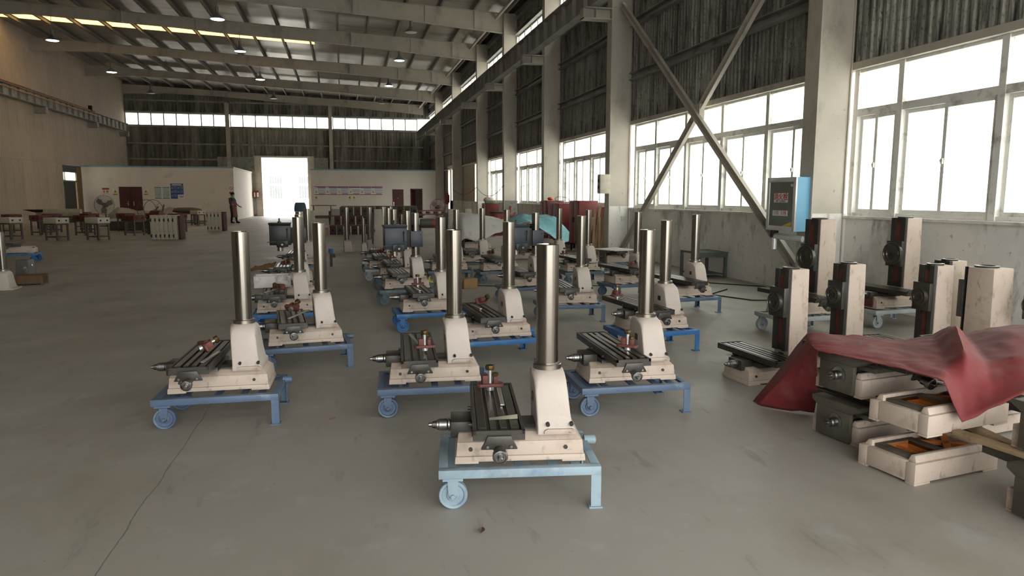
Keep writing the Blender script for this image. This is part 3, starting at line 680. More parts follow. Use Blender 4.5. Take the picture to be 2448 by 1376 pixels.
def make_dovetail_machine(z0=0., L=.86, shift=0., H=.80, wide=.09, disk=.085, dz_disk=.52, mred=False, base=True):
    o = thing('dovetail_mill', 'proto', 'milling machine')
    if base: base_parts(o, z0, L, shift, mred)
    else: obj('foot_block', MB().frus((.08,.36,-.14,.14),z0,(.10,.33,-.12,.12),z0+.142).mesh('foot_block', .006), m_cream, o)
    zb = z0+.14; k = wide/.09; ux = .13
    c = obj('column_body', MB().frus((ux,ux+.19*k,-wide*1.05,wide*1.05), zb, (ux,ux+.175*k,-wide,wide), zb+H).mesh('column_body', .008), m_cream, o)
    obj('dovetail_way', MB().prism([(ux+.002,-wide*.95),(ux-.022,-wide*.72),(ux-.032,-wide*.95),(ux-.032,-wide*.42),(ux-.012,-wide*.42),(ux-.012,wide*.42),(ux-.032,wide*.42),(ux-.032,wide*.95),(ux-.022,wide*.72),(ux+.002,wide*.95)], 'z', zb+.10, zb+H), m_iron, o)
    s = obj('slot_liner', MB().box(ux-.014,ux-.008,-wide*.36,wide*.36,zb+.16,zb+H-.05), m_red, o)
    cb = obj('slide_block', MB().box(ux-.075,ux-.028,-wide*1.05,wide*1.05,zb+dz_disk-.125*k,zb+dz_disk+.125*k).mesh('slide_block', .004), m_iron, o)
    r = disk
    d = obj('swivel_disk', MB().lathe([(r,-.004),(r,.028),(r-.006,.034),(r*.88,.034),(r*.84,.027),(r*.78,.027),(r*.76,.033),(r*.55,.033),(r*.5,.024),(r*.3,.024),(r*.3,.034),(r*.14,.034),(r*.14,.01)], (ux-.075,0,zb+dz_disk), (-1,0,0), 32), m_land, cb)
    obj('disk_bore', MB().cyl((ux-.11,0,zb+dz_disk),(ux-.1085,0,zb+dz_disk),r*.15,n=12), m_slot, d)
    obj('top_cap', MB().lathe([(.07*k,0),(.072*k,.014),(.05*k,.016),(.045*k,.008)], (ux+.06*k,0,zb+H), (0,0,1), 24), m_land, o)
    obj('name_plate', MB().box(ux-.003,ux,-.03,.03,zb+.05,zb+.075), m_iron, c)
    return o

# loose parts lying on the tables
def make_bracket():
    o = thing('nut_bracket', 'proto', 'machine part')
    obj('flange', MB().prism([(-.075,-.022),(-.06,-.034),(.06,-.034),(.075,-.022),(.075,.022),(.06,.034),(-.06,.034),(-.075,.022)], 'z', .022, .040).mesh('flange', .003), m_red, o)
    obj('lug', MB().box(-.045,-.012,-.024,.024,.04,.088).mesh('lug', .004), m_red, o); obj('lug', MB().box(.018,.042,-.022,.022,.04,.08).mesh('lug', .004), m_red, o)
    obj('shaft', MB().cyl((.0,0,.0),(.0,0,.125),.012,n=12).cyl((0,0,0),(0,0,.024),.022,n=16), m_bar, o)
    obj('brass_gear', MB().lathe([(.012,0)]+[(.024,.002),(.026,.006),(.026,.024),(.024,.028),(.012,.03)], (0,0,.115), (0,0,1), 9), m_brass, o)
    obj('brass_nut', MB().lathe([(.008,0),(.018,.002),(.018,.018),(.008,.02)], (.03,0,.08), (0,0,1), 8), m_brass, o)
    return o
# ------------------------------------------------------------------ the field of machines
def rot(u, v, a): return (u*math.cos(a)-v*math.sin(a), u*math.sin(a)+v*math.cos(a))
TRO = {}
def trolley(mat, loc, rz, lab, wheel=None):
    key = (mat.name, wheel.name if wheel else '')
    if key not in TRO: TRO[key] = make_trolley(mat, wheel); o = TRO[key]
    else: o = copy_tree(TRO[key])
    place(o, loc, rz); tag(o, lab, 'trolley', 'steel trolleys under the machines'); return o
BRK = []
def bracket(loc, rot3, lab):
    if not BRK: BRK.append(make_bracket()); o = BRK[0]
    else: o = copy_tree(BRK[0])
    o.location = loc; o.rotation_euler = rot3; tag(o, lab, 'machine part', 'red nut brackets lying on machine tables'); return o
me_bar = MB().box(-.011,.011,-.16,.16,0,.008).mesh('gib_bar', .001, seg=1); me_bar.materials.append(m_bar)
def gib(loc, rot3, lab):
    o = obj('gib_bar', me_bar, None, None, loc, rot3); tag(o, lab, 'steel bar', 'bright steel strips lying on machine tables'); return o
CM = {}
# name, cylinder x, y, yaw deg, table length, table shift, trolley paint, head, bracket (u,v,deg) or None, bar (u,v,deg,tilt) or None, wheel
UNITS = [
 ('frontmost machine',                       1.01, 3.42,  -9, .84,  0.02, m_bpale,  None, (-.125,.27,5),     (-.075,.12,0,0),  None),
 ('first machine in the left file',          -.72, 5.27,  -2, .88, -.02, m_bmid,   None, (-.13,-.06,120,66),    (-.03,-.18,-8,0), None),
 ('first machine in the centre file',         .79, 5.15,  -4, .98, -.02, m_bmid,   None, (-.07,-.19,5),    (-.13,.08,12,.10),  None),
 ('first machine in the right-centre file',  2.21, 4.85,  -3, .98, -.02, m_bmid,   None, (-.06,-.21,-35),   (-.14,-.02,14,.12), None),
 ('second machine in the left file',         -.23, 6.81,   6, .80, -.06, m_bmid,   None, (-.12,.12,140,62),   (-.05,-.06,-38,.1), None),
 ('second machine in the centre file',       1.54, 6.54,   3, .95,  .02, m_bbright,None, (-.075,.22,30,60),    (-.13,.15,4,0),   None),
 ('second machine in the right-centre file', 3.26, 6.69,   5, 1.10, .10, m_bbright,None, (-.17,.32,20),    None,              None),
 ('first machine in the far right file',     4.73, 8.80,   5, 1.10, .00, m_bmid,   None, None,             None,              None),
 ('third machine in the centre file',        1.13, 8.39,   2, .80, -.02, m_bbright,None, (-.09,.25,0),     (-.14,-.06,4,0),  None),
 ('third machine in the right-centre file',  2.97, 8.54,  -4, .95, -.05, m_bmid,   None, None,             None,              None),
 ('third machine in the left file',          -.54, 8.74,   3, .80, -.06, m_bbright,None, (-.06,-.05,-25,70),  (-.15,-.12,-28,0), None),
 ('second machine in the far right file',    4.56,10.38,   8, 1.00, .05, m_bmid,   None, (-.08,-.20,40,65),     None,              None),
 ('third machine in the far right file',     4.40,12.27,   6, .95,  .00, m_bgrey,  None, (-.17,.30,0),     None,              None),
 ('fourth machine in the far right file',    4.34,13.88,   0, .86,  .00, m_bgrey,  None, None,             None,              None),
 ('sixth machine in the right-centre file',  2.82,14.40,  -3, .86,  .00, m_bgrey,  None, None,             None,              None),
 ('fifth machine in the right-centre file',  2.95,12.70,   2, .86, -.03, m_bgrey,  None, (-.09,.30,10,65),    None,              None),
 ('fourth machine in the right-centre file', 2.86,10.36,   4, .90, -.02, m_bmid,   m_head, None,           None,              None),
 ('fourth machine in the left file',         -.60,10.10,   8, .80, -.05, m_bgrey,  None, None,             None,              None),
 ('fifth machine in the left file',          -.70,11.90,   2, .80,  .00, m_bgrey,  m_headblk, (-.08,-.25,30,60), None,            None),
 ('sixth machine in the left file',          -.71,14.66,   0, .86,  .00, m_bgrey,  None, None,             None,              None),
 ('fourth machine in the centre file',       1.04,10.56,   3, .80, -.03, m_bgrey,  m_head, None,           None,              None),
 ('fifth machine in the centre file',        1.06,12.20,   2, .80, -.05, m_bgrey,  None, (-.08,.27,0),      None,              None),
 ('sixth machine in the centre file',         .93,13.60,   2, .80, -.05, m_blight, None, (-.09,.20,30,60),    None,              None),
 ('seventh machine in the centre file',       .93,15.20,   0, .70, -.05, m_blight, None, None,             None,              m_bgrey),
 ('machine on the yellow wheeled trolley',   2.05,13.00,   0, .80,  .00, m_bgrey,  None, None,             None,              m_yellow),
]
tone = {m_bpale:'dust covered pale blue', m_bmid:'faded blue', m_bbright:'bright blue', m_bgrey:'dull blue-grey', m_blight:'silvery blue'}
for nm, cx, cy, yw, L, sh, tm, head, br, bar, wh in UNITS:
    if nm not in ('frontmost machine', 'second machine in the centre file'): cx, cy = cx*.98, cy*.98
    a = R(yw); dx, dy = rot(.16, 0, a); ox, oy = cx-dx, cy-dy
    du, dv = rot(0, .03 if nm == 'frontmost machine' else -.01, a)
    trolley(tm, (ox+du, oy+dv, 0), a, tone[tm]+' trolley carrying the '+nm, wh)
    key = (L, sh, head.name if head else '')
    if key not in CM: CM[key] = make_column_machine(L, sh, head); o = CM[key]
    else: o = copy_tree(CM[key])
    place(o, (ox, oy, -.003), a)
    tag(o, '%s%s: cream base, round steel column' % (nm, ' with dark milling head' if head else ''), 'milling machine', 'column mills standing in files')
    if br:
        du, dv = rot(br[0]-0., br[1]+sh, a); lie = len(br) > 3; bracket((ox+du, oy+dv, .4685+(.036 if lie else 0)), (R(br[3]) if lie else 0, 0, a+R(br[2])), 'red bracket with brass gear on the '+nm)
    if bar:
        du, dv = rot(bar[0], bar[1]+sh, a); gib((ox+du, oy+dv, .470+abs(math.sin(bar[3]))*.16), (bar[3], 0, a+R(bar[2])), 'bright steel strip on the '+nm)

# dovetail-column machines on the right, by the wall
DM = {}
def dmill(x, y, yaw, lab, z0=0., H=.80, wide=.09, disk=.085, dzd=.52, L=.86, sh=0., mred=False, base=True):
    a = R(yaw); key = (z0,H,wide,disk,L,sh,mred,base)
    if key not in DM: DM[key] = make_dovetail_machine(z0, L, sh, H, wide, disk, dzd, mred, base); o = DM[key]
    else: o = copy_tree(DM[key])
    dx, dy = rot(.19, 0, a); place(o, (x-dx, y-dy, -.003 if z0 else 0), a); tag(o, lab, 'milling machine', 'square-column mills by the right wall'); return o
dmill(3.70, 5.20, 4, 'square-column mill on the floor, leftmost of those by the red tarpaulin', L=.80)
dmill(4.48, 5.46, 2, 'square-column mill behind the left end of the red tarpaulin', L=.80)
dmill(5.16, 5.18, 0, 'square-column mill behind the peak of the red tarpaulin', L=.80)
dmill(5.66, 5.52, 2, 'square machine column half hidden behind the turned column', base=False)
dmill(5.42, 4.92, -84, 'square machine column turned with its broad cream back to the camera', wide=.12, base=False)
dmill(5.62, 4.50, 0, 'square machine column cut off by the right edge of the picture', base=False)
for x, y, w, mr in ((5.27, 6.95, 'left', False), (6.62, 7.15, 'right', True)):
    dmill(x, y, 3, 'tall square-column mill with large round disk on the %s silvery trolley' % w, .225, .93, .11, .14, .50, 1.0, -.02, mr)
    trolley(m_blight, (x-.19, y, 0), R(3), 'silvery blue trolley under the %s tall square-column mill' % w)
tag(obj('vise_block', MB().frus((-.09,.09,-.06,.06),0,(-.08,.08,-.05,.05),.05).mesh('vise_block', .004), m_red, None, (6.20,7.42,.4675), R(8)), 'small dark red block on the table of the right tall mill', 'machine part')
# ------------------------------------------------------------------ bare machine bases, stacks and tarpaulins
def make_bare_base(table=True, L=.82):
    """machine base without its column: open column seat with orange primed inside; optional saddle and table"""
    o = thing('mill_base', 'proto', 'machine base'); Z = lambda z: z-.225
    # hollow frame: outer ring of walls with an open seat on the right half
    b = MB().box(-.325,.335,-.185,-.125,0,.108).box(-.325,.335,.125,.185,0,.108).box(-.325,-.265,-.125,.125,0,.108).box(.275,.335,-.125,.125,0,.108).box(-.02,.03,-.125,.125,.02,.108).mesh('base_frame', .004)
    fo = obj('base_frame', b, m_cream, o)
    for u in (-.325,.215):
        for v in (-.185,.125): obj('foot_pad', MB().box(u,u+.12,v,v+.06,-.012,0).mesh('foot_pad', .002), m_cream, fo)
    for q in (-1,1): obj('upper_step', MB().frus((-.315,.31,min(q*.115,q*.168),max(q*.115,q*.168)),.108,(-.305,.30,min(q*.125,q*.15),max(q*.125,q*.15)),.142).mesh('upper_step', .004), m_cream, o)
    obj('seat_face', MB().box(.0,.06,-.115,.115,.10,.126).box(.235,.29,-.115,.115,.10,.126).box(.06,.235,-.115,-.085,.10,.126).box(.06,.235,.085,.115,.10,.126).mesh('seat_face', .002), m_olive, o)
    obj('inner_wall', MB().box(.055,.24,-.094,-.085,.01,.122).box(.055,.24,.085,.094,.01,.122).box(.235,.243,-.085,.085,.01,.122).box(.052,.06,-.085,.085,.01,.122), m_orange, o)
    obj('inner_rib', MB().box(.14,.155,-.085,.085,.02,.105).box(.06,.235,-.01,.01,.02,.08), m_orange, o); obj('inner_rib', MB().bar((-.25,-.1,.105),(-.03,.1,.105),.04,.02).bar((-.25,.1,.105),(-.03,-.1,.105),.04,.02), m_orange, o); obj('floor_web', MB().box(-.26,.27,-.12,.12,.005,.015), m_orange, o)
    if table:
        obj('slideway', MB().prism([(-.085,.10),(.085,.10),(.085,.149),(.07,.163),(-.07,.163),(-.085,.149)], 'x', -.27, .02), m_iron, o)
        c = -.115
        obj('saddle', MB().frus((c-.125,c+.125,-.20,.20),.147,(c-.12,c+.12,-.19,.19),.175).prism([(c-.10,.175),(c+.10,.175),(c+.075,.201),(c-.075,.201)],'y',-.22,.22).mesh('saddle', .003), m_olive, o)
    if table or table is None:
        bk = obj('feed_plate', MB().box(-.35,-.322,-.135,.135,.0,.185).mesh('feed_plate', .004), m_olive, o)
        obj('feed_apron', MB().prism([(-.135,.183),(.135,.183),(.185,.212),(.185,.24),(-.185,.24),(-.185,.212)], 'x', -.345, -.245).mesh('feed_apron', .003), m_olive, o)
        obj('feed_hub', MB().lathe([(.05,0),(.052,.01),(.03,.014),(.03,.05),(.024,.056),(.024,.07),(.012,.072),(.010,.1)], (-.35,-.03,.115), (-1,0,0), 18), m_hub, bk)
    if table: thing_part_table(o, L, c, 0, Z)
    return o
BB = {}
def bare(x, y, z, deg, lab, table=True, grp='bare machine bases in stacks'):
    k = table
    if k not in BB: BB[k] = make_bare_base(table); o = BB[k]
    else: o = copy_tree(BB[k])
    place(o, (x, y, z+.012), R(deg)); tag(o, lab, 'machine base', grp); return o
me_bat = MB().box(-.5,.5,-.03,.03,0,.028).mesh('batten', .003); me_bat.materials.append(m_wood)
def batten(x, y, z, deg, lab, s=1.): 
    o = obj('wood_batten', me_bat, None, None, (x,y,z), R(deg)); o.scale = (s,1,1); tag(o, lab, 'batten', 'timber battens between stacked bases'); return o
ZL = .30
bare(3.36, 3.78, 0, 8, 'bottom machine base with dark feed plate, at the back under the red tarpaulin')
bare(3.25, 3.21, 0, 188, 'bottom cream base frame with orange inside, in front under the red tarpaulin', False)
bare(3.38, 3.80, ZL, 8, 'upper machine base with dark feed plate, just under the red tarpaulin')
bare(3.31, 3.22, .262, 189, 'upper cream base frame with orange inside, under the tarpaulin edge', False)
batten(3.20, 3.95, .262, 95, 'timber batten on the left of the tarpaulin stack', 1.0)
batten(3.44, 3.08, .233, 80, 'timber batten jutting from the front of the tarpaulin stack', .6)
bare(3.50, 2.47, 0, 2, 'lower machine base at the right edge, nearest the camera'); bare(3.62, 2.58, .285, 4, 'upper machine base at the right edge, nearest the camera', None)
batten(3.28, 2.62, .258, 98, 'timber batten between the two bases at the right edge', .8)
bare(4.27, 3.75, 0, 8, 'bottom machine base deep under the red tarpaulin'); bare(4.3, 3.75, ZL, 8, 'upper machine base deep under the red tarpaulin')

def cat(p, t):
    n = len(p)-1; x = min(max(t*n, 0), n-1e-6); i = int(x); f = x-i
    P = [Vector(p[min(max(k,0),n)]) for k in (i-1,i,i+1,i+2)]
    return .5*((2*P[1])+(P[2]-P[0])*f+(2*P[0]-5*P[1]+4*P[2]-P[3])*f*f+(3*P[1]-P[0]-3*P[2]+P[3])*f**3)
def lin(p, t):
    n = len(p)-1; x = min(max(t*n, 0), n-1e-6); i = int(x)
    return Vector(p[i]).lerp(Vector(p[i+1]), x-i)
from mathutils import noise as mnoise
def cloth(name, net, nu, nv, mat, label, cat_, amp=.015, fs=3., thick=.004, crease=.35):
    mb = MB()
    def fn(u, v):
        p = cat([cat(row, v) for row in net], u).lerp(lin([lin(row, v) for row in net], u), crease)
        a = amp*(mnoise.noise(p*fs)+.5*mnoise.noise(p*fs*2.3)+1.2*(.35-abs(mnoise.noise(p*fs*.8+Vector((7,3,1)))))); q = p+Vector((a*.4, a*.4, abs(a)))
        q.z = max(q.z, .004); return tuple(q)
    mb.grid(fn, nu, nv); o = obj(name, mb.mesh(name, 0, 60), mat)
    md = o.modifiers.new('thickness', 'SOLIDIFY'); md.thickness = thick; md.offset = 1
    return tag(o, label, cat_)
m_tarpred = M('dusty_red_tarpaulin', (.185,.022,.024), .68, 0, .18, 3., [((.22,.085,.08), .30, 3.5), ((.09,.010,.012), .16, 8.)], .08, 20)
m_tarpwht = M('grey_white_tarpaulin', (.56,.55,.51), .75, 0, .08, 3., [((.36,.34,.30), .2, 6.)])
m_tarpcyan = M('pale_cyan_tarpaulin', (.20,.46,.52), .6, 0, .15, 5., [((.40,.60,.63), .25, 6.)])
m_tarpgrey = M('crumpled_grey_sheet', (.30,.28,.255), .6, 0, .2, 8.)
net = [
 [(2.97,4.55,.01),(2.95,4.46,.01),(3.08,4.32,.01),(3.23,4.19,.01)],
 [(3.10,4.45,.26),(2.99,4.22,.28),(3.02,4.12,.26),(3.10,4.0,.22)],
 [(3.22,4.30,.565),(3.05,4.05,.570),(2.98,3.92,.570),(2.93,3.80,.560)],
 [(3.50,4.12,.57),(3.30,3.90,.585),(3.14,3.62,.575),(3.02,3.50,.565)],
 [(3.72,3.95,.565),(3.5,3.75,.575),(3.25,3.42,.572),(3.09,3.26,.565)],
 [(3.90,3.90,.60),(3.66,3.62,.61),(3.38,3.26,.59),(3.12,3.02,.55)],
 [(4.0,3.9,.64),(3.78,3.60,.72),(3.44,3.20,.64),(3.18,2.94,.35)],
 [(4.2,3.95,.58),(3.98,3.65,.585),(3.62,3.22,.575),(3.38,2.92,.43)],
 [(4.45,3.95,.62),(4.2,3.6,.67),(3.85,3.2,.61),(3.56,2.91,.50)],
 [(4.9,3.9,.64),(4.6,3.5,.69),(4.2,3.05,.61),(3.9,2.78,.53)]]
cloth('red_tarpaulin', net, 72, 30, m_tarpred, 'crumpled red tarpaulin draped over stacked machine bases', 'tarpaulin', .012, 7., crease=.75)

# stacks further back by the red cabinets, under white and cyan sheets
n = 0
for x, y, h in ((3.15,16.9,3),(4.35,16.9,3),(4.95,17.5,3)):
    for k in range(h):
        bare(x, y, k*.30, (0,3,-4,2)[k], '%s machine base of the stack under the %s sheet' % (('lowest','second','third','top')[k], 'white' if x < 3.5 else 'cyan' if x < 4.6 else 'right part of the cyan'))
        if k: batten(x+.05, y-.15, k*.30-.035, 2, 'batten %s the %s of the stack under the %s sheet' % ('below', ('','second base','third base','top base')[k], 'white' if x < 3.5 else 'cyan' if x < 4.6 else 'right part of the cyan'), .8)
net = [[(2.62,17.5,.42),(2.60,17.1,.45),(2.62,16.5,.46),(2.64,16.3,.44)],
       [(2.70,17.5,1.02),(2.68,17.1,1.06),(2.72,16.48,.98),(2.76,16.22,.56)],
       [(3.05,17.5,1.06),(3.0,17.1,1.12),(3.02,16.48,1.04),(3.05,16.16,.50)],
       [(3.4,17.5,1.0),(3.4,17.1,1.06),(3.4,16.48,.99),(3.42,16.18,.62)],
       [(3.8,17.5,.94),(3.8,17.1,.97),(3.8,16.48,.93),(3.8,16.22,.78)]]
cloth('white_sheet', net, 36, 20, m_tarpwht, 'off-white plastic sheet draped over stacked bases', 'tarpaulin', .05, 3.)
net = [[(3.95,17.9,.80),(3.92,17.3,.86),(3.95,16.8,.90),(3.98,16.4,.84)],
       [(4.3,17.9,.98),(4.3,17.3,1.08),(4.3,16.8,1.02),(4.35,16.35,.92)],
       [(4.75,17.9,1.0),(4.75,17.3,1.06),(4.75,16.8,.98),(4.78,16.3,.66)],
       [(5.1,17.9,.98),(5.15,17.3,1.04),(5.2,16.8,.94),(5.15,16.3,.40)],
       [(5.4,17.9,.70),(5.5,17.3,.75),(5.55,16.85,.62),(5.40,16.5,.42)]]
cloth('cyan_sheet', net, 36, 20, m_tarpcyan, 'pale cyan tarpaulin draped over stacked bases', 'tarpaulin', .05, 3.)
# base without column on a trolley near the wall, with a white board on it
trolley(m_bmid, (5.45,13.4,0), R(6), 'faded blue trolley carrying the column-less base near the crossed brace')
bare(5.45, 13.4, .213, 6, 'column-less machine base on a trolley, covered by a white board', True, 'bare machine bases in stacks')
tag(obj('white_board', MB().box(-.32,.32,-.35,.35,0,.012).mesh('white_board'), m_tarpwht, None, (5.38,13.35,.472), (0,0,R(20))), 'thin white board lying on the column-less machine base', 'board')

tag(obj('plastic_scrap', MB().grid(lambda u, v: (.14*(u-.5), .035*(v-.5)*(1-.6*u), .002+.018*u*v), 8, 3), M('yellowed_film', (.30,.29,.22), .3), None, (.73,3.22,.4705), R(-8)), 'scrap of yellowed film on the table of the frontmost machine', 'scrap')
# ------------------------------------------------------------------ left background: stands with cast boxes
m_stand = M('dull_brown_stand_steel', (.10,.085,.065), .6, 0, .2, 4.)
m_boxred = M('primed_dark_red_casting', (.13,.028,.024), .6, 0, .2, 5.)
m_boxcream = M('cream_gearbox_casting', (.56,.51,.41), .6, 0, .08, 5.)
def make_stand(w=.62, d=.45, h=.60):
    o = thing('steel_stand', 'proto', 'stand')
    for sx in (-1,1):
        for sy in (-1,1): obj('leg', MB().box(sx*(w/2-.025)-.025,sx*(w/2-.025)+.025,sy*(d/2-.025)-.025,sy*(d/2-.025)+.025,0,h-.05), m_stand, o)
    obj('top_frame', MB().box(-w/2,w/2,-d/2,d/2,h-.05,h), m_stand, o)
    for s in (-1,1):
        obj('stretcher', MB().box(-w/2+.05,w/2-.05,s*(d/2-.025)-.015,s*(d/2-.025)+.015,.10,.14), m_stand, o)
        obj('stretcher', MB().box(s*(w/2-.025)-.015,s*(w/2-.025)+.015,-d/2+.05,d/2-.05,.10,.14), m_stand, o)
    return o
def make_box(mat):
    o = thing('gearbox_casting', 'proto', 'casting')
    obj('walls', MB().box(-.34,.34,-.24,-.215,0,.2).box(-.34,.34,.215,.24,0,.2).box(-.34,-.315,-.215,.215,0,.2).box(.315,.34,-.215,.215,0,.2).box(-.32,.32,-.22,.22,0,.02).mesh('walls', .004), mat, o)
    for v in (-.13,.13): obj('port', MB().box(.338,.343,v-.03,v+.03,.07,.13), m_dark, o)
    if mat is m_boxred: obj('slot', MB().box(-.12,.02,-.243,-.238,.06,.13), m_dark, o)
    return o
ST = []; BX = {}
def stand(x, y, deg, mat, lab, h=0):
    if not ST: ST.append(make_stand()); o = ST[0]
    else: o = copy_tree(ST[0])
    place(o, (x,y,0), R(deg)); tag(o, 'brown steel stand under the '+lab, 'stand', 'steel stands on the left floor')
    if mat is None: return
    if mat not in BX: BX[mat] = make_box(mat); b = BX[mat]
    else: b = copy_tree(BX[mat])
    place(b, (x,y,.60), R(deg)); tag(b, lab, 'casting', 'gearbox castings on stands')
G = [(-9.95,28.0,14,1,'cream casting on the nearest stand, second from the left edge'),(-8.60,27.9,14,1,'cream casting on the nearest stand, left of the stacked covers'),(-11.75,28.9,14,1,'cream casting at the left edge, nearest row'),
     (-11.9,31.9,10,0,'dark red casting in the second row, leftmost in view'),(-10.1,31.3,12,0,'dark red casting in the second row, middle'),(-8.15,30.7,10,0,'dark red casting in the second row, left of the covers'),
     (-13.6,33.6,8,0,'dark red casting in the third row, leftmost'),(-12.3,34.2,8,0,'dark red casting in the third row, second from left'),(-10.9,34.4,8,0,'dark red casting in the third row, third from left'),(-9.5,34.6,6,0,'dark red casting in the third row, fourth from left'),(-8.2,34.2,8,0,'dark red casting in the third row, fifth from left'),
     (-13.9,37.8,4,1,'cream casting in the fourth row by the left wall'),(-12.2,37.6,6,0,'dark red casting in the fourth row, left'),(-10.3,38.0,6,1,'cream casting in the fourth row below the fan'),(-8.6,37.5,5,0,'dark red casting in the fourth row, middle'),(-7.1,33.4,5,0,'dark red casting on the stand behind the stacked covers'),
     (-7.6,40.5,3,1,'cream casting in the rearmost row'),]
for x, y, d, c, lab in G: stand(x, y, d-50, m_boxcream if c else m_boxred, lab)
for x, y, lab in ((-8.9,44.6,'left'),(-8.0,44.0,'middle'),(-7.3,45.2,'right'),(-10.2,43.5,'outer left')):
    o = copy_tree(ST[0]); place(o, (x,y,0), R(5)); tag(o, 'empty brown stand in front of the office wall, %s one' % lab, 'stand', 'steel stands on the left floor')
# upright cream covers with dark bolt notches
def make_cover():
    o = thing('cast_cover', 'proto', 'casting')
    obj('plate', MB().box(-.077,.077,-.0,.34,0,.88).mesh('plate', .01), m_boxcream, o)
    for z in (.13,.70):
        n_ = obj('bolt_notch', MB().box(.022,.058,-.004,.02,z-.06,z+.06), m_dark, o); obj('notch_slot', MB().box(.055,.0775,-.004,.02,z-.016,z+.016), m_dark, n_)
    return o
cv = None
for gx, gy, n, deg, w in ((-6.74,27.62,6,-13,'six'),(-5.92,33.8,4,-9,'four')):
    for k in range(n):
        if cv is None: cv = make_cover(); o = cv
        else: o = copy_tree(cv)
        dx, dy = rot(.159*k, 0, R(deg)); flip = (k % 2 == 0)
        place(o, (gx+dx, gy+dy, 0), R(deg)); pass
        if k % 2 == 0: o.scale = (-1,1,1)
        tag(o, 'upright cream cast cover, %s from the left in the row of %s' % (('first','second','third','fourth','fifth','sixth')[k], w), 'casting', 'upright cream covers on the floor')
m_castbrown = M('rusty_brown_casting', (.075,.032,.022), .7, 0, .25, 5.)
for gx, gy, w in ((-5.82,27.44,'six'),(-5.32,33.72,'four')):
    tag(obj('brown_end_plate', MB().box(0,.06,0,.42,0,.86).mesh('brown_end_plate', .008), m_castbrown, None, (gx,gy,0), R(-10)), 'dark brown plate leaning at the right end of the %s covers' % w, 'casting')
tag(obj('drip_tray', MB().frus((-.3,.3,-.2,.2),0,(-.36,.36,-.26,.26),.16).mesh('drip_tray', .01), m_bgrey, None, (-8.0,32.6,0), R(10)), 'low grey tray on the floor left of the stacked covers', 'tray')
# fan
def fan(x, y, z, r, lab, rz, mat, lying=False):
    o = thing('floor_fan', lab, 'fan', (x,y,0), rz)
    obj('base', MB().cyl((0,0,0),(0,0,.05),.28,n=20), m_stand, o); obj('pole', MB().cyl((0,.1,.05),(0,.1,z),.03,n=10), m_stand, o)
    g = obj('guard_ring', MB().tube([(r*math.cos(t),0,z+r*math.sin(t)) for t in [2*math.pi*k/28 for k in range(29)]], .014, 6), mat, o)
    for j, q in enumerate((.25,.45,.65,.85)): obj('guard_hoop', MB().tube([(r*q*math.cos(t),-.03,z+r*q*math.sin(t)) for t in [2*math.pi*k/24 for k in range(25)]], .006, 4), mat, g)
    for k in range(20):
        t = 2*math.pi*k/20; obj('guard_wire', MB().tube([(0,-.05,z),(r*.6*math.cos(t),-.045,z+r*.6*math.sin(t)),(r*math.cos(t),0,z+r*math.sin(t))], .005, 4), mat, g)
    obj('motor', MB().cyl((0,.02,z),(0,.28,z),.11,n=16), m_boxred, o); h = obj('hub', MB().cyl((0,-.02,z),(0,.04,z),.07,n=14), m_stand, o)
    for k in range(3):
        a = 2*math.pi*k/3+.4; c, s = math.cos(a), math.sin(a); P = []
        for rr, wd in ((.06,.05),(r*.5,.14),(r*.88,.11)):
            P += [(rr*c-wd*s,.03,z+rr*s+wd*c),(rr*c+wd*s,-.01,z+rr*s-wd*c)]
        mb = MB().add(P+[(a1,b1+.006,c1) for a1,b1,c1 in P], [(0,1,3,2),(2,3,5,4),(6,8,9,7),(8,10,11,9),(0,2,8,6),(2,4,10,8),(1,7,9,3),(3,9,11,5),(0,6,7,1),(4,5,11,10)])
        obj('blade', mb, M('grey_fan_blade', (.22,.21,.19), .5) if 'grey_fan_blade' not in bpy.data.materials else bpy.data.materials['grey_fan_blade'], h)
    return o
m_wire = M('grey_wire', (.20,.195,.18), .5)
fan(-12.1, 40.5, 1.10, .50, 'big grey pedestal fan in front of the left office', R(-8), m_wire)
fan(5.2, 39.5, .95, .45, 'rusty pedestal fan in front of the right office', R(10), m_boxred)
# wire drum on a small motor (old fan cage)
o = thing('wire_cage_fan', 'old wire fan cage standing on a red casting behind the stacked covers', 'fan', (-7.55,31.2,.02), R(-20))
obj('pedestal', MB().box(-.18,.38,-.2,.2,0,.62).mesh('pedestal', .02), m_stand, o)
for yy in (-.22,.22): obj('cage_ring', MB().tube([(-.12+.42*math.cos(t),yy,.98+.42*math.sin(t)) for t in [2*math.pi*k/22 for k in range(23)]], .011, 5), m_stand, o)
for k in range(6):
    t = 2*math.pi*k/6+.3; obj('cage_bar', MB().cyl((-.12+.42*math.cos(t),-.22,.98+.42*math.sin(t)),(-.12+.42*math.cos(t+.5),.22,.98+.42*math.sin(t+.5)),.009,n=5), m_stand, o)
obj('motor', MB().cyl((.0,-.1,.80),(.42,-.1,.80),.17,n=16), m_boxred, o)
obj('handle', MB().cyl((.05,0,.9),(.25,0,1.12),.03,n=8).cyl((.35,.1,.9),(.42,.12,1.2),.03,n=8), m_stand, o)
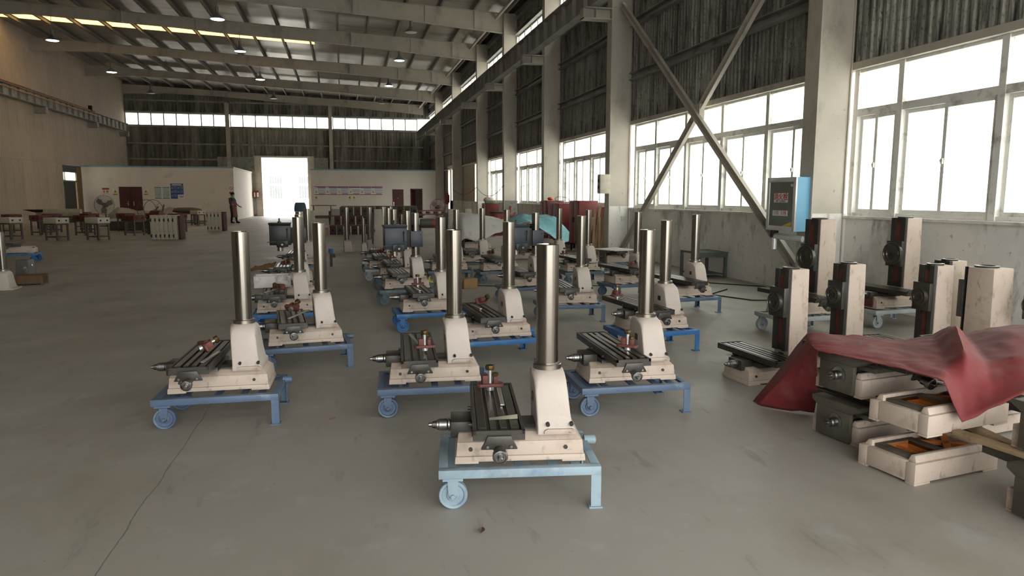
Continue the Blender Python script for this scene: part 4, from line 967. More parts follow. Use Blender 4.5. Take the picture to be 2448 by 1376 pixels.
# sheet-covered heap, rolled package, boards
net = [[(-10.6,36.4,.60),(-10.7,36.0,.55),(-10.6,35.5,.45),(-10.5,35.1,.40)],[(-10.2,36.5,.98),(-10.2,36.0,1.02),(-10.1,35.5,.85),(-10.0,35.1,.55)],
       [(-9.4,36.5,.80),(-9.4,36.0,.72),(-9.4,35.5,.66),(-9.4,35.1,.5)],[(-8.6,36.5,.88),(-8.6,36.0,.90),(-8.6,35.5,.74),(-8.6,35.1,.55)],[(-7.8,36.5,.95),(-7.8,36.0,.98),(-7.8,35.5,.75),(-7.8,35.1,.52)]]
cloth('grey_sheet', net, 36, 18, m_tarpgrey, 'crumpled grey plastic sheet heaped in front of the maroon double door', 'sheet', .10, 2.5)
tag(obj('sheet_support', MB().box(-10.4,-7.9,35.3,36.4,0,.40).mesh('sheet_support', .02), m_stand), 'low brown bench under the crumpled grey sheet', 'bench')
ro = thing('wrapped_roll', 'long beige wrapped package on a bench by the side door', 'package', (-12.7,36.6,0), R(6))
obj('wrap', MB().prism([(-.2,.62),(.2,.60),(.26,.75),(.2,.95),(-.15,.98),(-.25,.8)], 'x', -.75, .75).mesh('wrap', .03), M('beige_wrap', (.40,.36,.25), .8), ro)
tag(obj('low_bench', MB().box(-.85,.85,-.35,.35,.54,.60).box(-.8,-.72,-.3,.3,0,.54).box(.72,.8,-.3,.3,0,.54).mesh('low_bench'), m_stand, None, (-12.7,36.6,0), R(6)), 'brown bench under the beige package', 'bench')
tag(obj('dark_tray_top', MB().frus((-.35,.35,-.2,.2),.80,(-.8,.8,-.35,.35),.93).mesh('dark_tray_top', .01), m_slot, None, (-13.9,37.8,0), R(4)), 'dark flared tray resting on the cream casting by the left wall', 'tray')
tag(obj('dark_heap', MB().sphere((0,0,0), 1, 14, (.85,.3,.16)), m_stand, None, (-8.4,41.5,.80), R(4)), 'dark heap of cloth on a stand before the office', 'cloth')
o = copy_tree(ST[0]); place(o, (-8.4,41.5,0), R(4)); o.scale = (1.6,1,1.06); tag(o, 'wide brown stand under the dark heap of cloth', 'stand', 'steel stands on the left floor')
# left edge: pedestal with column on the floor, pallet, headstock, blue trolley
def make_floor_column(h, name='floor_column', r=1.):
    o = thing(name, 'proto', 'machine column')
    p = obj('pedestal', PED['ped'], None, o, (-.16,0,-.362)); obj('name_plate', PED['plate'], None, p)
    obj('collar', PED['ring'], None, o, (-.16,0,-.362))
    obj('steel_column', MB().lathe([(.045,h-.01),(.047,h),(.0545,h),(.0575,h-.003),(.0575,.29)], (0,0,0), (0,0,1), 28), m_column, o)
    obj('foot', MB().box(-.08,.17,-.19,.19,0,.022).mesh('foot', .004), m_cream, o)
    return o
o = make_floor_column(.96); place(o, (-5.60,13.35,0), R(5)); o.scale = (1.12,1.12,1.0); tag(o, 'round steel column on a cream pedestal at the left edge', 'machine column', 'columns standing on the floor')
pa = thing('wood_pallet', 'small brown timber pallet behind the left edge column', 'pallet', (-5.42,13.95,0), R(8)); pa.scale = (.5,.6,1.1)
m_dkwood = M('dark_pallet_timber', (.13,.075,.035), .8, 0, .2, 6.)
for k in range(5): obj('deck_board', MB().box(-.42,.42,-.3+k*.135,-.2+k*.135,.13,.155), m_dkwood, pa)
for v in (-.27,0,.27): obj('bearer', MB().box(-.42,.42,v-.04,v+.04,.03,.13), m_dkwood, pa)
for u in (-.38,.38): obj('bottom_board', MB().box(u-.05,u+.05,-.3,.3,0,.03), m_dkwood, pa)
hd = thing('grey_headstock', 'grey headstock with chrome collar beside the left pallet', 'machine part', (-6.15,15.6,0), R(-10)); hd.scale = (.45,.5,.75)
m_hgrey = M('pale_grey_paint', (.14,.135,.13), .5)
obj('casting', MB().frus((-.3,.3,-.22,.22),0,(-.26,.26,-.2,.2),.42).mesh('casting', .02), m_hgrey, hd)
obj('chrome_collar', MB().lathe([(.04,0),(.085,.005),(.09,.03),(.09,.05),(.06,.06),(.03,.06)], (.16,-.21,.16), (0,-1,0), 24), m_chrome, hd)
obj('side_knob', MB().cyl((.27,-.1,.26),(.36,-.1,.28),.03,n=10), m_chrome, hd)
trolley(m_bbright, (-7.55,18.9,0), R(186), 'bright blue trolley at the left edge with its wheels to the right')
bare(-7.55, 18.9, .213, 6, 'column-less machine base on the trolley at the left edge')
# ------------------------------------------------------------------ back and right background
m_cabred = M('red_cabinet_paint', (.19,.028,.026), .5, 0, .10, 2., [((.10,.02,.018), .2, 4.)])
m_castgrey = M('dark_grey_casting', (.055,.052,.046), .6, 0, .2, 6.)
m_castred = M('rusty_red_casting', (.075,.028,.02), .65, 0, .25, 6., [((.05,.025,.02), .3, 9.)])
def cabinet(x0, x1, y0, y1, z0, z1, lab):
    o = thing('steel_cabinet', lab, 'cabinet', (x0, y0, 0)); w, d = x1-x0, y1-y0
    obj('body', MB().box(0,w,0,d,z0,z1).mesh('body', .006), m_cabred, o)
    for k in range(2):
        dd = obj('door', MB().box(-.012,0,.03+k*d/2,d/2-.01+k*d/2,z0+.05,z1-.04).mesh('door', .003), m_cabred, o)
        obj('handle', MB().box(-.03,-.012,d/2-.06+k*.09,d/2-.04+k*.09,(z0+z1)/2,(z0+z1)/2+.14), m_dark, dd)
    for u in (.03,w-.07):
        for v in (.03,d-.07): obj('foot', MB().box(u,u+.04,v,v+.04,0,z0), m_dark, o)
cabinet(6.36,6.92,18.5,19.35,.22,1.43,'tall dark red steel cabinet nearest the leaning planks')
cabinet(6.24,6.80,20.0,21.1,.12,1.34,'dark red steel cabinet with a wire ring on top')
cabinet(6.24,6.80,21.25,22.0,.12,1.42,'dark red steel cabinet behind, with a red bowl on it')
cabinet(6.10,6.65,30.2,31.2,.12,1.25,'small red cabinet against the column with cloths on top')
tag(obj('wire_ring', MB().tube([(6.5+.22*math.cos(t),20.5+.2*math.sin(t),1.36+.09*(1+math.sin(t))) for t in [2*math.pi*k/20 for k in range(21)]], .008, 5), m_dark), 'coil of wire on the red cabinet', 'wire')
tag(obj('plastic_bowl', MB().sphere((6.42,21.5,1.475), .09, 10, (1,1,.6)), M('bright_red_plastic', (.6,.05,.03), .5)), 'bright red plastic bowl upturned on the rear cabinet', 'bowl')
tag(obj('cloth_bundle', MB().sphere((6.3,30.65,1.39), .2, 10, (1.2,1,.7)), M('patterned_cloth', (.6,.5,.5), .8, 0, .2, 9., [((.45,.08,.08), .4, 9.), ((.12,.12,.2), .2, 14.)])), 'bundle of red and white cloth on the small red cabinet', 'cloth')
tag(obj('green_box', MB().box(6.05,6.4,30.1,30.35,1.25,1.36).mesh('green_box', .005), M('green_card', (.12,.22,.10), .6)), 'small green box on the small red cabinet', 'box')
dm = thing('oil_drum', 'dark red drum beyond the white sheet', 'drum', (5.95,27.4,0))
obj('shell', MB().lathe([(.27,0),(.285,.01),(.285,.28),(.295,.30),(.285,.32),(.285,.58),(.295,.6),(.285,.62),(.285,.88),(.27,.89)], (0,0,0), (0,0,1), 24), m_cabred, dm); obj('lid', MB().lathe([(.29,.89),(.29,.94),(.25,.96)], (0,0,0), (0,0,1), 24), m_slot, dm)
# grey leaning sheet with a red hook mark
pl = thing('marked_panel', 'grey steel panel with a red painted hook leaning by a column', 'panel', (5.75,24.9,0), (R(-4),0,R(4)))
obj('plate', MB().box(0,.46,0,.05,.5,1.40), M('mottled_grey_plate', (.28,.27,.25), .7, 0, .2, 4., [((.12,.12,.11), .3, 6.)]), pl)
obj('hook_mark', MB().tube([(.20,-.003,1.2),(.19,-.003,1.02),(.15,-.003,.92),(.2,-.003,.84),(.3,-.003,.86),(.38,-.003,.96)], .035, 6), M('red_spray', (.42,.05,.05), .7), pl)
obj('prop', MB().box(.05,.41,.02,.05,0,.5), m_stand, pl)
# planks leaning between cabinet and column
for k in range(8):
    x = 6.18+.06*k+random.uniform(-.02,.02); y = 17.35+.05*(k%3); h = random.uniform(.95,1.35)
    o = obj('timber_plank', MB().box(-.035,.035,-.012,.012,0,h).mesh('timber_plank'), m_wood, None, (x, y, .02), (R(-8-2*(k%3)), R(random.uniform(2,14)), R(random.uniform(-20,20))))
    tag(o, 'rough timber plank leaning beside the red cabinet', 'plank', 'planks leaning beside the red cabinet')
for k in range(2): tag(obj('floor_plank', MB().box(-.5,.5,-.05,.05,0,.03).mesh('floor_plank'), m_wood, None, (5.6+.15*k,16.3-.12*k,.0), R(12+5*k)), 'plank lying on the floor by the leaning planks, %s' % ('rear','front')[k], 'plank')
# green work table by the wall
m_green = M('dull_green_steel', (.085,.10,.085), .6, 0, .2, 4.)
gt = thing('green_table', 'low dark green steel table against the stained wall', 'table', (6.5,11.95,0))
obj('top', MB().box(0,.60,0,.75,.46,.50), m_green, gt); obj('shelf', MB().box(.03,.57,.03,.72,.06,.08), m_green, gt)
for u in (0,.55):
    for v in (0,.70): obj('leg', MB().box(u,u+.05,v,v+.05,0,.46), m_green, gt)
obj('lip', MB().box(0,.60,-.02,0,.40,.50), m_green, gt)
# workbench in front of the right office
wb = thing('work_bench', 'thin topped dark workbench left of the safety posters', 'table', (-1.95,47.9,0))
obj('top', MB().box(-.1,1.5,-.4,.4,.93,.97), m_stand, wb); obj('board', MB().box(.2,.95,-.2,.2,.97,.99), m_wood, wb)
for u in (.02,1.12):
    for v in (-.35,.3): obj('leg', MB().box(u,u+.05,v,v+.05,0,.93), m_stand, wb)
obj('stretcher', MB().box(.07,1.12,-.34,-.30,.12,.3), m_stand, wb)
# rows of square castings with ring faces on timber shelves
def make_ringbox(mat):
    o = thing('bearing_housing', 'proto', 'casting')
    obj('shell', MB().box(-.12,.12,0,.02,0,.34).box(-.12,-.10,.02,.4,0,.34).box(.10,.12,.02,.4,0,.34).box(-.10,.10,.02,.4,.32,.34).box(-.10,.10,.02,.4,0,.02).mesh('shell', .005), mat, o)
    obj('ring', MB().lathe([(.055,0),(.085,0),(.085,.02),(.055,.02),(.055,0)], (0,0,.17), (0,-1,0), 18, close=False), mat, o)
    obj('bore', MB().cyl((0,.0,.17),(0,-.004,.17),.055,n=16), m_dark, o); return o
RB = {}
def ringbox(x, y, z, mat, lab):
    if mat not in RB: RB[mat] = make_ringbox(mat); o = RB[mat]
    else: o = copy_tree(RB[mat])
    place(o, (x,y,z), R(random.uniform(-3,3))); tag(o, lab, 'casting', 'bearing housings on the timber shelves')
tiers = [(0, -.45, 13, 'lowest tier'), (.40, -.25, 12, 'middle tier'), (.78, -.02, 11, 'top tier')]
ordn = ['first','second','third','fourth','fifth','sixth','seventh','eighth','ninth','tenth','eleventh','twelfth','thirteenth']
for z, x0, n, w in tiers:
    for k in range(n): ringbox(x0+.29*k, 29.4+random.uniform(-.03,.03), z, m_castred if (k*7+int(z*10)) % 3 == 0 or z == .40 else m_castgrey, 'square casting with ring face, %s from the left on the %s' % (ordn[k], w))
for z, x0, x1, w in ((.345,-.58,3.3,'lower'),(.745,-1.2,3.3,'upper'),(1.13,-.1,3.0,'top')):
    tag(obj('shelf_board', MB().box(x0,x1,29.35,29.85,z,z+.03), m_dkwood), 'long timber board, %s one, across the rows of castings' % w, 'board')
tag(obj('timber_stack', MB().box(-1.25,-.62,29.2,29.7,0,.30).mesh('timber_stack'), m_wood), 'short block of timber at the left end of the castings', 'timber')
for k in range(3): tag(obj('strip_bundle', MB().box(-1.25,-.62,29.2,29.6,.30+k*.04,.335+k*.04), m_boxcream), 'pale strip lying on the timber block, %s' % ('bottom','middle','top')[k], 'strip')
# floor-standing columns at the back
FC = {}
def fcol(x, y, h, lab, s=1.2):
    if h not in FC: FC[h] = make_floor_column(h); o = FC[h]
    else: o = copy_tree(FC[h])
    place(o, (x,y,0), R(3)); o.scale = (s,s,1); tag(o, lab, 'machine column', 'columns standing on the floor')
fcol(.07, 20.3, 1.24, 'steel column on a cream pedestal alone in the aisle behind the machines')
fcol(.72, 20.6, 1.24, 'steel column on a pedestal behind the tapered cream upright')
fcol(1.14, 21.2, 1.24, 'steel column on a pedestal above the left dark milling head, left one', 1.6)
fcol(1.42, 22.2, 1.24, 'steel column on a pedestal above the left dark milling head, right one')
fcol(.50, 19.0, .98, 'shorter steel column on a pedestal left of the tapered cream upright', .8)
fcol(.95, 21.0, .98, 'shorter steel column just right of the tapered cream upright', .8)
fcol(1.75, 22.0, 1.0, 'short steel column in the back group, left', 1.); fcol(1.95, 21.6, .98, 'short steel column in the back group, right', 1.)
m_upright = M('greyed_cream_upright', (.40,.365,.30), .6, 0, .1, 3., [((.22,.19,.15), .2, 4.)])
def upright(x, y, lab, w=.16, h=1.20, deg=0):
    o = thing('tapered_upright', lab, 'machine column', (x,y,0), R(deg))
    obj('casting', MB().frus((-w,w*1.15,-.16,.16),0,(-w*.62,w*.62,-.10,.10),h).mesh('casting', .012), m_upright, o)
    obj('guide_way', MB().box(-w*1.0-.02,-w*.62,-.07,.07,.25,h-.1), m_castgrey, o)
    obj('end_flange', MB().cyl((-w*.9,-.16,.62),(-w*.9,-.19,.62),.05,n=14), m_castgrey, o)
upright(.92, 19.6, 'tall tapered cream upright left of the navy milling head')
upright(2.92, 19.4, 'tapered cream upright behind the third centre column, left one', .15, 1.2); upright(3.42, 19.6, 'tapered cream upright behind the third centre column, right one', .15, 1.2)
upright(-.95, 21.0, 'tapered cream upright by the blue tarped machine', .2, 1.15); upright(-.35, 33.5, 'tapered cream upright under the workbench', .3, .98)
mo = thing('electric_motor', 'grey electric motor with red end cap on a wire frame', 'motor', (2.12,18.4,0))
obj('motor_body', MB().cyl((-.17,0,.86),(.12,0,.86),.11,n=18), m_green, mo); obj('end_cap', MB().lathe([(.115,0),(.115,.06),(.09,.11),(.04,.12)], (.12,0,.86), (1,0,0), 18), M('red_end_cap', (.30,.06,.05), .5), mo)
obj('frame_rail', MB().cyl((-.22,-.1,.74),(.24,-.1,.74),.012,n=6).cyl((-.22,.1,.74),(.24,.1,.74),.012,n=6).cyl((-.22,-.1,.74),(-.22,.1,.74),.012,n=6), m_stand, mo)
for u in (-.22,.24):
    for v in (-.1,.1): obj('leg', MB().cyl((u,v,0),(u,v,.74),.012,n=6), m_stand, mo)
obj('push_handle', MB().tube([(-.26,-.15,.7),(-.27,-.15,1.25),(-.32,-.15,1.29),(-.55,-.15,1.28),(-.6,-.15,1.2)], .012, 6), m_stand, mo)
# red frame with bars in front of right office
cr = thing('red_rack', 'low red rack with a row of square bars before the right office', 'rack', (4.2,36.0,0))
for z in (.62,.80): obj('long_rail', MB().box(-.9,.9,-.03,.03,z,z+.05), m_cabred, cr)
for k in range(9): obj('cross_bar', MB().box(-.88+k*.2,-.74+k*.2,-.2,.2,.68,.78), m_boxcream if k % 2 else m_castred, cr)
for u in (-.85,.85): obj('leg', MB().box(u-.03,u+.03,-.03,.03,0,.62), m_cabred, cr)
# blue covered machine at the gate
bm_ = thing('covered_machine', 'machine under a dark blue cover by the open gate', 'machine', (-2.15,37.5,0), R(4))
obj('cover', loft([(0,.30,.3,.06,.78),(0,.30,.3,.08,.95),(0,.27,.28,.1,1.15),(0,.22,.22,.15,1.24)]).mesh('cover', 0, 50), M('faded_navy_cover', (.06,.10,.14), .7, 0, .3, 5., [((.15,.14,.12), .3, 5.)]), bm_)
obj('body', MB().box(-.26,.26,-.25,.25,0,.78).mesh('body', .02), m_castgrey, bm_)
# small things on the floor
cb = thing('cardboard_box', 'small brown cardboard box on the floor between the files', 'box', (2.03,11.65,0), R(18))
m_card = M('brown_cardboard', (.30,.18,.085), .8, 0, .15, 8.)
obj('body', MB().box(-.13,.13,-.10,.10,0,.17).mesh('body', .006), m_card, cb); obj('flap', MB().hexa([(-.13,-.10,.165),(-.13,.10,.165),(-.22,.10,.06),(-.22,-.10,.06),(-.13,-.10,.17),(-.13,.10,.17),(-.225,.10,.065),(-.225,-.10,.065)]), m_card, cb)
net = [[(-1.95,15.5,.02),(-1.95,15.3,.03),(-1.93,15.1,.02)],[(-1.7,15.5,.06),(-1.7,15.3,.12),(-1.7,15.1,.03)],[(-1.45,15.5,.10),(-1.45,15.3,.15),(-1.45,15.1,.04)],[(-1.2,15.5,.02),(-1.2,15.3,.04),(-1.2,15.1,.02)]]
cloth('brown_sack', net, 20, 12, m_card, 'crumpled brown sack on the floor left of the left file', 'sack', .05, 8.)
pp = thing('hand_pump', 'small dark pump with blue cap standing in the left aisle', 'pump', (-.30,16.0,0))
obj('post', MB().box(-.03,.03,-.03,.03,0,.30), m_castgrey, pp); obj('cap', MB().cyl((0,0,.30),(0,0,.40),.05,n=12), m_bbright, pp); obj('arm', MB().box(.02,.09,-.02,.02,.20,.28), m_castgrey, pp)
tr = thing('foam_tray', 'dirty white foam tray on the table of the third machine in the left file', 'tray', (-.86,8.83,.4705), R(4))
m_foam = M('dirty_white_foam', (.62,.60,.56), .8, 0, .1, 6., [((.20,.17,.14), .3, 8.)])
obj('shell', MB().box(-.21,.21,-.14,-.12,0,.14).box(-.21,.21,.12,.14,0,.14).box(-.21,-.19,-.12,.12,0,.14).box(.19,.21,-.12,.12,0,.14).box(-.19,.19,-.12,.12,0,.02).mesh('shell', .004), m_foam, tr)
tag(obj('dry_leaf', MB().grid(lambda u, v: (.02*(u-.5)*(1-(2*v-1)**2)*1.6, .045*(v-.5), .004+.012*(abs(u-.5)+v*.6)), 6, 8), M('dry_leaf', (.10,.065,.035), .8), None, (.58,3.02,0), R(-20)), 'small dry brown leaf on the floor before the frontmost trolley', 'leaf')
tag(obj('paper_scrap', MB().grid(lambda u, v: (.1*(u-.5), .14*(v-.5), .004+.02*math.sin(3*u)*v), 6, 6), m_tarpwht, None, (3.72,6.05,0), R(40)), 'scrap of white paper on the floor by the silvery trolley', 'paper')
tag(obj('paint_chip', MB().grid(lambda u, v: (.05*(u-.5), .02*(v-.5), .003+.004*u), 3, 3), M('red_chip', (.5,.12,.08), .6), None, (-.12,4.9,0), R(20)), 'tiny red scrap on the floor between the first left and centre machines', 'scrap')
tag(obj('red_floor_scrap', MB().grid(lambda u, v: (.4*(u-.5), .1*(v-.5), .003+.01*math.sin(3.1*u)), 5, 3), bpy.data.materials['red_chip'], None, (.42,20.0,0), 0), 'orange-red scrap on the floor by the lone steel column', 'scrap')
# cable on the floor by the wall and slack wires on the columns
tag(obj('floor_cable', MB().tube([(6.2,10.4,.012),(5.6,9.9,.012),(5.9,9.2,.012),(6.6,9.0,.012),(6.9,9.6,.012),(7.0,10.6,.012),(6.3,11.3,.012)], .010, 6), m_black), 'black cable snaking on the floor by the stained wall', 'cable')
tag(obj('aisle_cable', MB().tube([(2.2,11.9,.010),(2.9,11.5,.010),(3.6,11.6,.010),(4.4,11.3,.010),(5.2,11.5,.010)], .007, 5), m_black), 'thin black cable on the floor between machine files', 'cable')
def sag(p, q, d, n=14): return [tuple(Vector(p).lerp(Vector(q), k/n)-Vector((0,0,d*4*(k/n)*(1-k/n)))) for k in range(n+1)]
m_cablered = M('reddish_cable', (.16,.09,.07), .7)
for i, (a, b, d) in enumerate(((COLS[4],COLS[5],.45),(COLS[5],COLS[6],.35))):
    tag(obj('slack_cable', MB().tube(sag((6.57,a,2.02),(6.57,b,2.0),d), .012, 5), m_cablered), 'slack reddish cable between columns, %s bay' % ('nearer','further')[i], 'cable')
# ------------------------------------------------------------------ lamps
m_lampon = emit('lit_lamp_glass', (.80,.95,1.0), 14.)
m_lampgrn = emit('greenish_lamp_glass', (.62,1.0,.72), 6.)
for m_ in (m_lampon, m_lampgrn): m_.cycles.emission_sampling = 'NONE'      # too faint beside the daylight to be worth sampling
m_lampoff = M('unlit_lamp_glass', (.55,.55,.52), .3)
m_shade = M('lamp_shade_grey', (.22,.22,.21), .45, .4)
lamps = [(-12.0,34.9,2,'over the left wall, nearer'),(-12.0,42.9,1,'over the left wall, middle'),(-12.0,50.9,0,'over the left wall, furthest'),
 (-4.37,28.9,1,'in the middle row, nearest'),(-4.37,34.9,1,'in the middle row, second'),(-4.37,42.9,1,'in the middle row, third'),(-4.37,50.9,0,'in the middle row, furthest'),
 (2.84,28.9,0,'in the right row, nearest'),(2.84,34.9,3,'in the right row, second'),(2.84,42.9,1,'in the right row, third'),(2.84,50.9,0,'in the right row, furthest')]
for x, y, st, w in lamps:
    zb = 8.02+(2.84-x)*.013; zr = {-12.0:9.26,-4.37:8.86,2.84:8.47}[x]
    o = thing('high_bay_lamp', ('unlit' if st == 0 else 'lit') + ' high bay lamp hanging under the roof, ' + w, 'lamp', (x, y+.13, 0), 0, 'high bay lamps in three rows')
    obj('rod', MB().cyl((0,0,zb+.44),(0,0,zr+.02),.012,n=8), m_shade, o); obj('ballast', MB().cyl((0,0,zb+.26),(0,0,zb+.46),.065,n=12), m_shade, o)
    obj('shade', MB().lathe([(.06,.28),(.075,.22),(.16,.12),(.26,.02),(.27,0),(.262,0),(.15,.12),(.06,.2)], (0,0,zb), (0,0,1), 24, close=False), m_shade, o)
    obj('bulb_glass', MB().lathe([(.02,.05),(.14,.045),(.235,.02),(.235,.005),(.15,-.012),(.02,-.016)], (0,0,zb), (0,0,1), 20), m_lampoff if st == 0 else m_lampgrn if st == 3 else m_lampon, o)

# ------------------------------------------------------------------ wall things
def text(name, s, size, loc, rot3, mat, parent, align='CENTER'):
    c = bpy.data.curves.new(name, 'FONT'); c.body = s; c.size = size; c.align_x = align; c.align_y = 'CENTER'; c.extrude = .0008; c.offset = size*.018
    t = bpy.data.objects.new(name, c); COL.objects.link(t)
    bpy.context.view_layer.update(); dg = bpy.context.evaluated_depsgraph_get()
    me = bpy.data.meshes.new_from_object(t.evaluated_get(dg)); bpy.data.objects.remove(t)
    me.materials.clear(); me.materials.append(mat)
    o = bpy.data.objects.new(name, me); COL.objects.link(o); o.location = loc; o.rotation_euler = rot3; o.parent = parent; return o
m_boxblue = M('sky_blue_panel', (.20,.47,.68), .5, 0, .06, 3.)
m_alu = M('aluminium_trim', (.62,.63,.62), .35, .4, .05)
m_hglass = M('tinted_door_glass', (.15,.17,.145), .10, 0, .15, 2., spec=.8)
m_lbl = M('white_label', (.72,.72,.68), .5, 0, .03); m_redink = M('red_ink', (.42,.03,.03), .6); m_blueink = M('blue_ink', (.04,.09,.30), .6); m_blkink = M('black_ink', (.03,.03,.03), .6); m_yelink = M('yellow_ink', (.55,.42,.04), .6); m_orgink = M('orange_ink', (.50,.24,.03), .6); m_tealink = M('teal_ink', (.05,.22,.22), .6); m_greyink = M('grey_ink', (.30,.33,.33), .6)
hb = thing('hydrant_box', 'sky blue fire hydrant cabinet with dark glass door on the column', 'hydrant cabinet', (6.36,8.93,1.04))
obj('case', MB().box(.03,.24,0,.70,0,.79).mesh('case', .004), m_boxblue, hb)
dr_ = obj('door_frame', MB().box(0,.03,0,.06,0,.79).box(0,.03,.64,.70,0,.79).box(0,.03,.06,.64,0,.07).box(0,.03,.06,.64,.72,.79).mesh('door_frame', .003), m_alu, hb)
obj('door_glass', MB().box(.012,.02,.06,.64,.07,.72), m_hglass, dr_); obj('lock', MB().cyl((.0,.10,.67),(.012,.10,.67),.022,n=12), m_alu, dr_)
RX = (R(90), 0, R(-90))       # text facing -X
l1 = obj('label', MB().box(.009,.0115,.19,.53,.42,.56), m_lbl, hb); text('lettering', '消火栓', .115, (.008,.36,.50), RX, m_redink, l1); text('small_lettering', 'FIRE  HYDRANT', .034, (.008,.36,.438), RX, m_blueink, l1)
l2 = obj('label', MB().box(.009,.0115,.18,.55,.22,.30), m_lbl, hb); text('lettering', '火警', .06, (.008,.455,.262), RX, m_greyink, l2); text('number', '119', .085, (.008,.28,.26), RX, m_redink, l2)
obj('yellow_tape', MB().hexa([(.0075,.08,.08),(.0075,.08,.14),(.0075,.30,.075),(.0075,.24,.07),(.0115,.08,.08),(.0115,.08,.14),(.0115,.30,.075),(.0115,.24,.07)]), m_yelink, hb)
pi = thing('hydrant_pipe', 'pale water pipe running under the hydrant cabinet', 'pipe', (6.41,9.22,0))
obj('pipe_run', MB().tube([(0,.25,.75),(0,.25,.92),(.0,.2,.955),(.02,-.1,.94),(.1,-.3,.93)], .045, 10), m_alu, pi); obj('valve', MB().cyl((0,.25,.93),(0,.25,1.04),.06,n=12), m_dark, pi)
eb = thing('meter_box', 'cream switch box on the column left of the crossed braces', 'switch box', (6.30,16.72,1.62))
obj('case', MB().box(0,.28,0,.2,0,.48).mesh('case', .006), m_dooredge, eb); obj('face', MB().box(-.01,0,.02,.18,.03,.45), m_girt, eb)
for z in (.12,.28): obj('window', MB().box(-.013,-.01,.05,.15,z,z+.08), m_dark, eb)
so = thing('wall_socket', 'small white socket on the plastered column foot', 'socket', (7.0,16.88,.92)); obj('plate', MB().box(-.05,.05,-.02,.0,0,.1), m_lbl, so); obj('visor', MB().box(-.06,.06,-.04,0,.1,.125), m_lbl, so)
rb = thing('red_wall_box', 'narrow red fire box fixed near the far columns', 'fire box', (6.32,44.5,1.05)); obj('case', MB().box(0,.22,0,.3,0,.72).mesh('case', .006), m_cabred, rb); obj('back_plate', MB().box(.22,.28,.05,.25,.1,.6), m_dark, rb)
sd = thing('door_3', 'pale side doorway between the far right columns, opened to light the office', 'door', (XR,DY0,0), kind='structure'); obj('jamb', MB().box(-.12,.26,-.3,0,0,3.5), m_dooredge, sd); obj('jamb', MB().box(-.12,.26,2.6,2.9,0,3.5), m_dooredge, sd); obj('head', MB().box(-.12,.1,-.3,2.9,3.38,3.6), m_dooredge, sd)
sh = thing('fire_shelf', 'red extinguisher shelf by the gate', 'shelf', (-6.43,58.3,0)); obj('case', MB().box(-.42,.0,0,.25,1.45,2.0).mesh('case', .004), m_cabred, sh); obj('extinguisher', MB().cyl((-.3,-.02,1.5),(-.3,-.02,1.85),.06,n=10), m_lbl, sh); obj('extinguisher', MB().cyl((-.08,-.02,1.5),(-.08,-.02,1.85),.06,n=10), m_lbl, sh)
# posters on the offices
def poster(x0, x1, z0, z1, y, lab, bg, rows, name='wall_poster'):
    """rows: (x fraction a,b, z fraction a,b, ink)"""
    o = thing(name, lab, 'poster', (x0, y, z0)); w, h = x1-x0, z1-z0
    obj('sheet', MB().box(0,w,-.006,0,0,h), bg, o)
    for a, b, c, d, ink in rows: obj('print', MB().box(a*w,b*w,-.009,-.006,c*h,d*h), ink, o)
    return o
def tri(o, cx, cz, s, ink):
    obj('triangle', MB().prism([(cx-s,cz-s*.8),(cx+s,cz-s*.8),(cx,cz+s*.9)], 'y', -.012, -.009), ink, o)
    obj('symbol', MB().prism([(cx-s*.25,cz-s*.55),(cx+s*.25,cz-s*.55),(cx+.0,cz+s*.35)], 'y', -.014, -.012), m_blkink, o)
yl = 48.9
o = poster(-14.66,-14.26,1.70,2.07,yl-.0,'white notice with red header left of the maroon double door', m_lbl, [(0,1,.72,1,m_redink),(0,1,0,.05,m_redink),(.12,.38,.2,.6,m_orgink),(.55,.88,.2,.6,m_orgink)])
for x, w in ((-13.93,'left'),(-12.16,'right')):
    o = poster(x-.15,x+.15,1.62,2.02,yl,'yellow triangle warning sign just %s of the maroon double door' % w, m_lbl, [(.05,.95,.02,.26,m_yelink)]); tri(o,.15,.25,.12,m_yelink); obj('print', MB().box(.05,.25,-.011,-.009,.04,.06), m_blkink, o)
for x0, w in ((-11.66,'left'),(-11.18,'right')):
    poster(x0,x0+.40,1.40,2.14,yl,'pale green notice sheet, %s one of the pair' % w, M('pale_green_sheet', (.48,.53,.49), .7) if w == 'left' else bpy.data.materials['pale_green_sheet'], [(0,1,.94,1,m_tealink),(.0,1,0,.06,m_tealink)]+[(.1,.9,.12+k*.075,.145+k*.075,m_greyink) for k in range(10)])
o = poster(-10.72,-9.95,1.40,2.36,yl,'blue safety board with warning triangles and a white patch', m_blueink, [(0,1,.86,.875,m_lbl),(.14,.86,.90,.95,m_lbl)])
for x, z in ((.1,.70),(.47,.70),(.1,.45),(.47,.45),(.1,.2)):
    tri(o, x, z, .06, m_yelink)
    for k in range(4): obj('print', MB().box(x+.1,x+.27,-.009,-.006,z-.06+k*.04,z-.045+k*.04), m_greyink, o)
q = obj('white_patch', MB().box(.42,.84,-.016,-.010,0,.26), m_lbl, o); obj('print', MB().box(.47,.79,-.018,-.016,.14,.17), m_redink, q); obj('print', MB().box(.53,.72,-.018,-.016,.08,.11), m_redink, q)
o = poster(-7.22,-6.92,1.72,2.28,yl,'white prohibition sign with a red ring at the office corner', m_lbl, [(.05,.95,.02,.22,m_redink)], 'prohibition_sign')
obj('ring', MB().tube([(.15+.10*math.cos(t),-.01,.36+.10*math.sin(t)) for t in [2*math.pi*k/18 for k in range(19)]], .014, 5), m_redink, o); obj('slash', MB().bar((.08,-.01,.43),(.22,-.01,.29),.02,.02), m_redink, o)
x0, wd = -1.93, .775; inks = ['one','two','three','four','five','six']; posn = ['first','second','third','fourth','fifth','sixth']
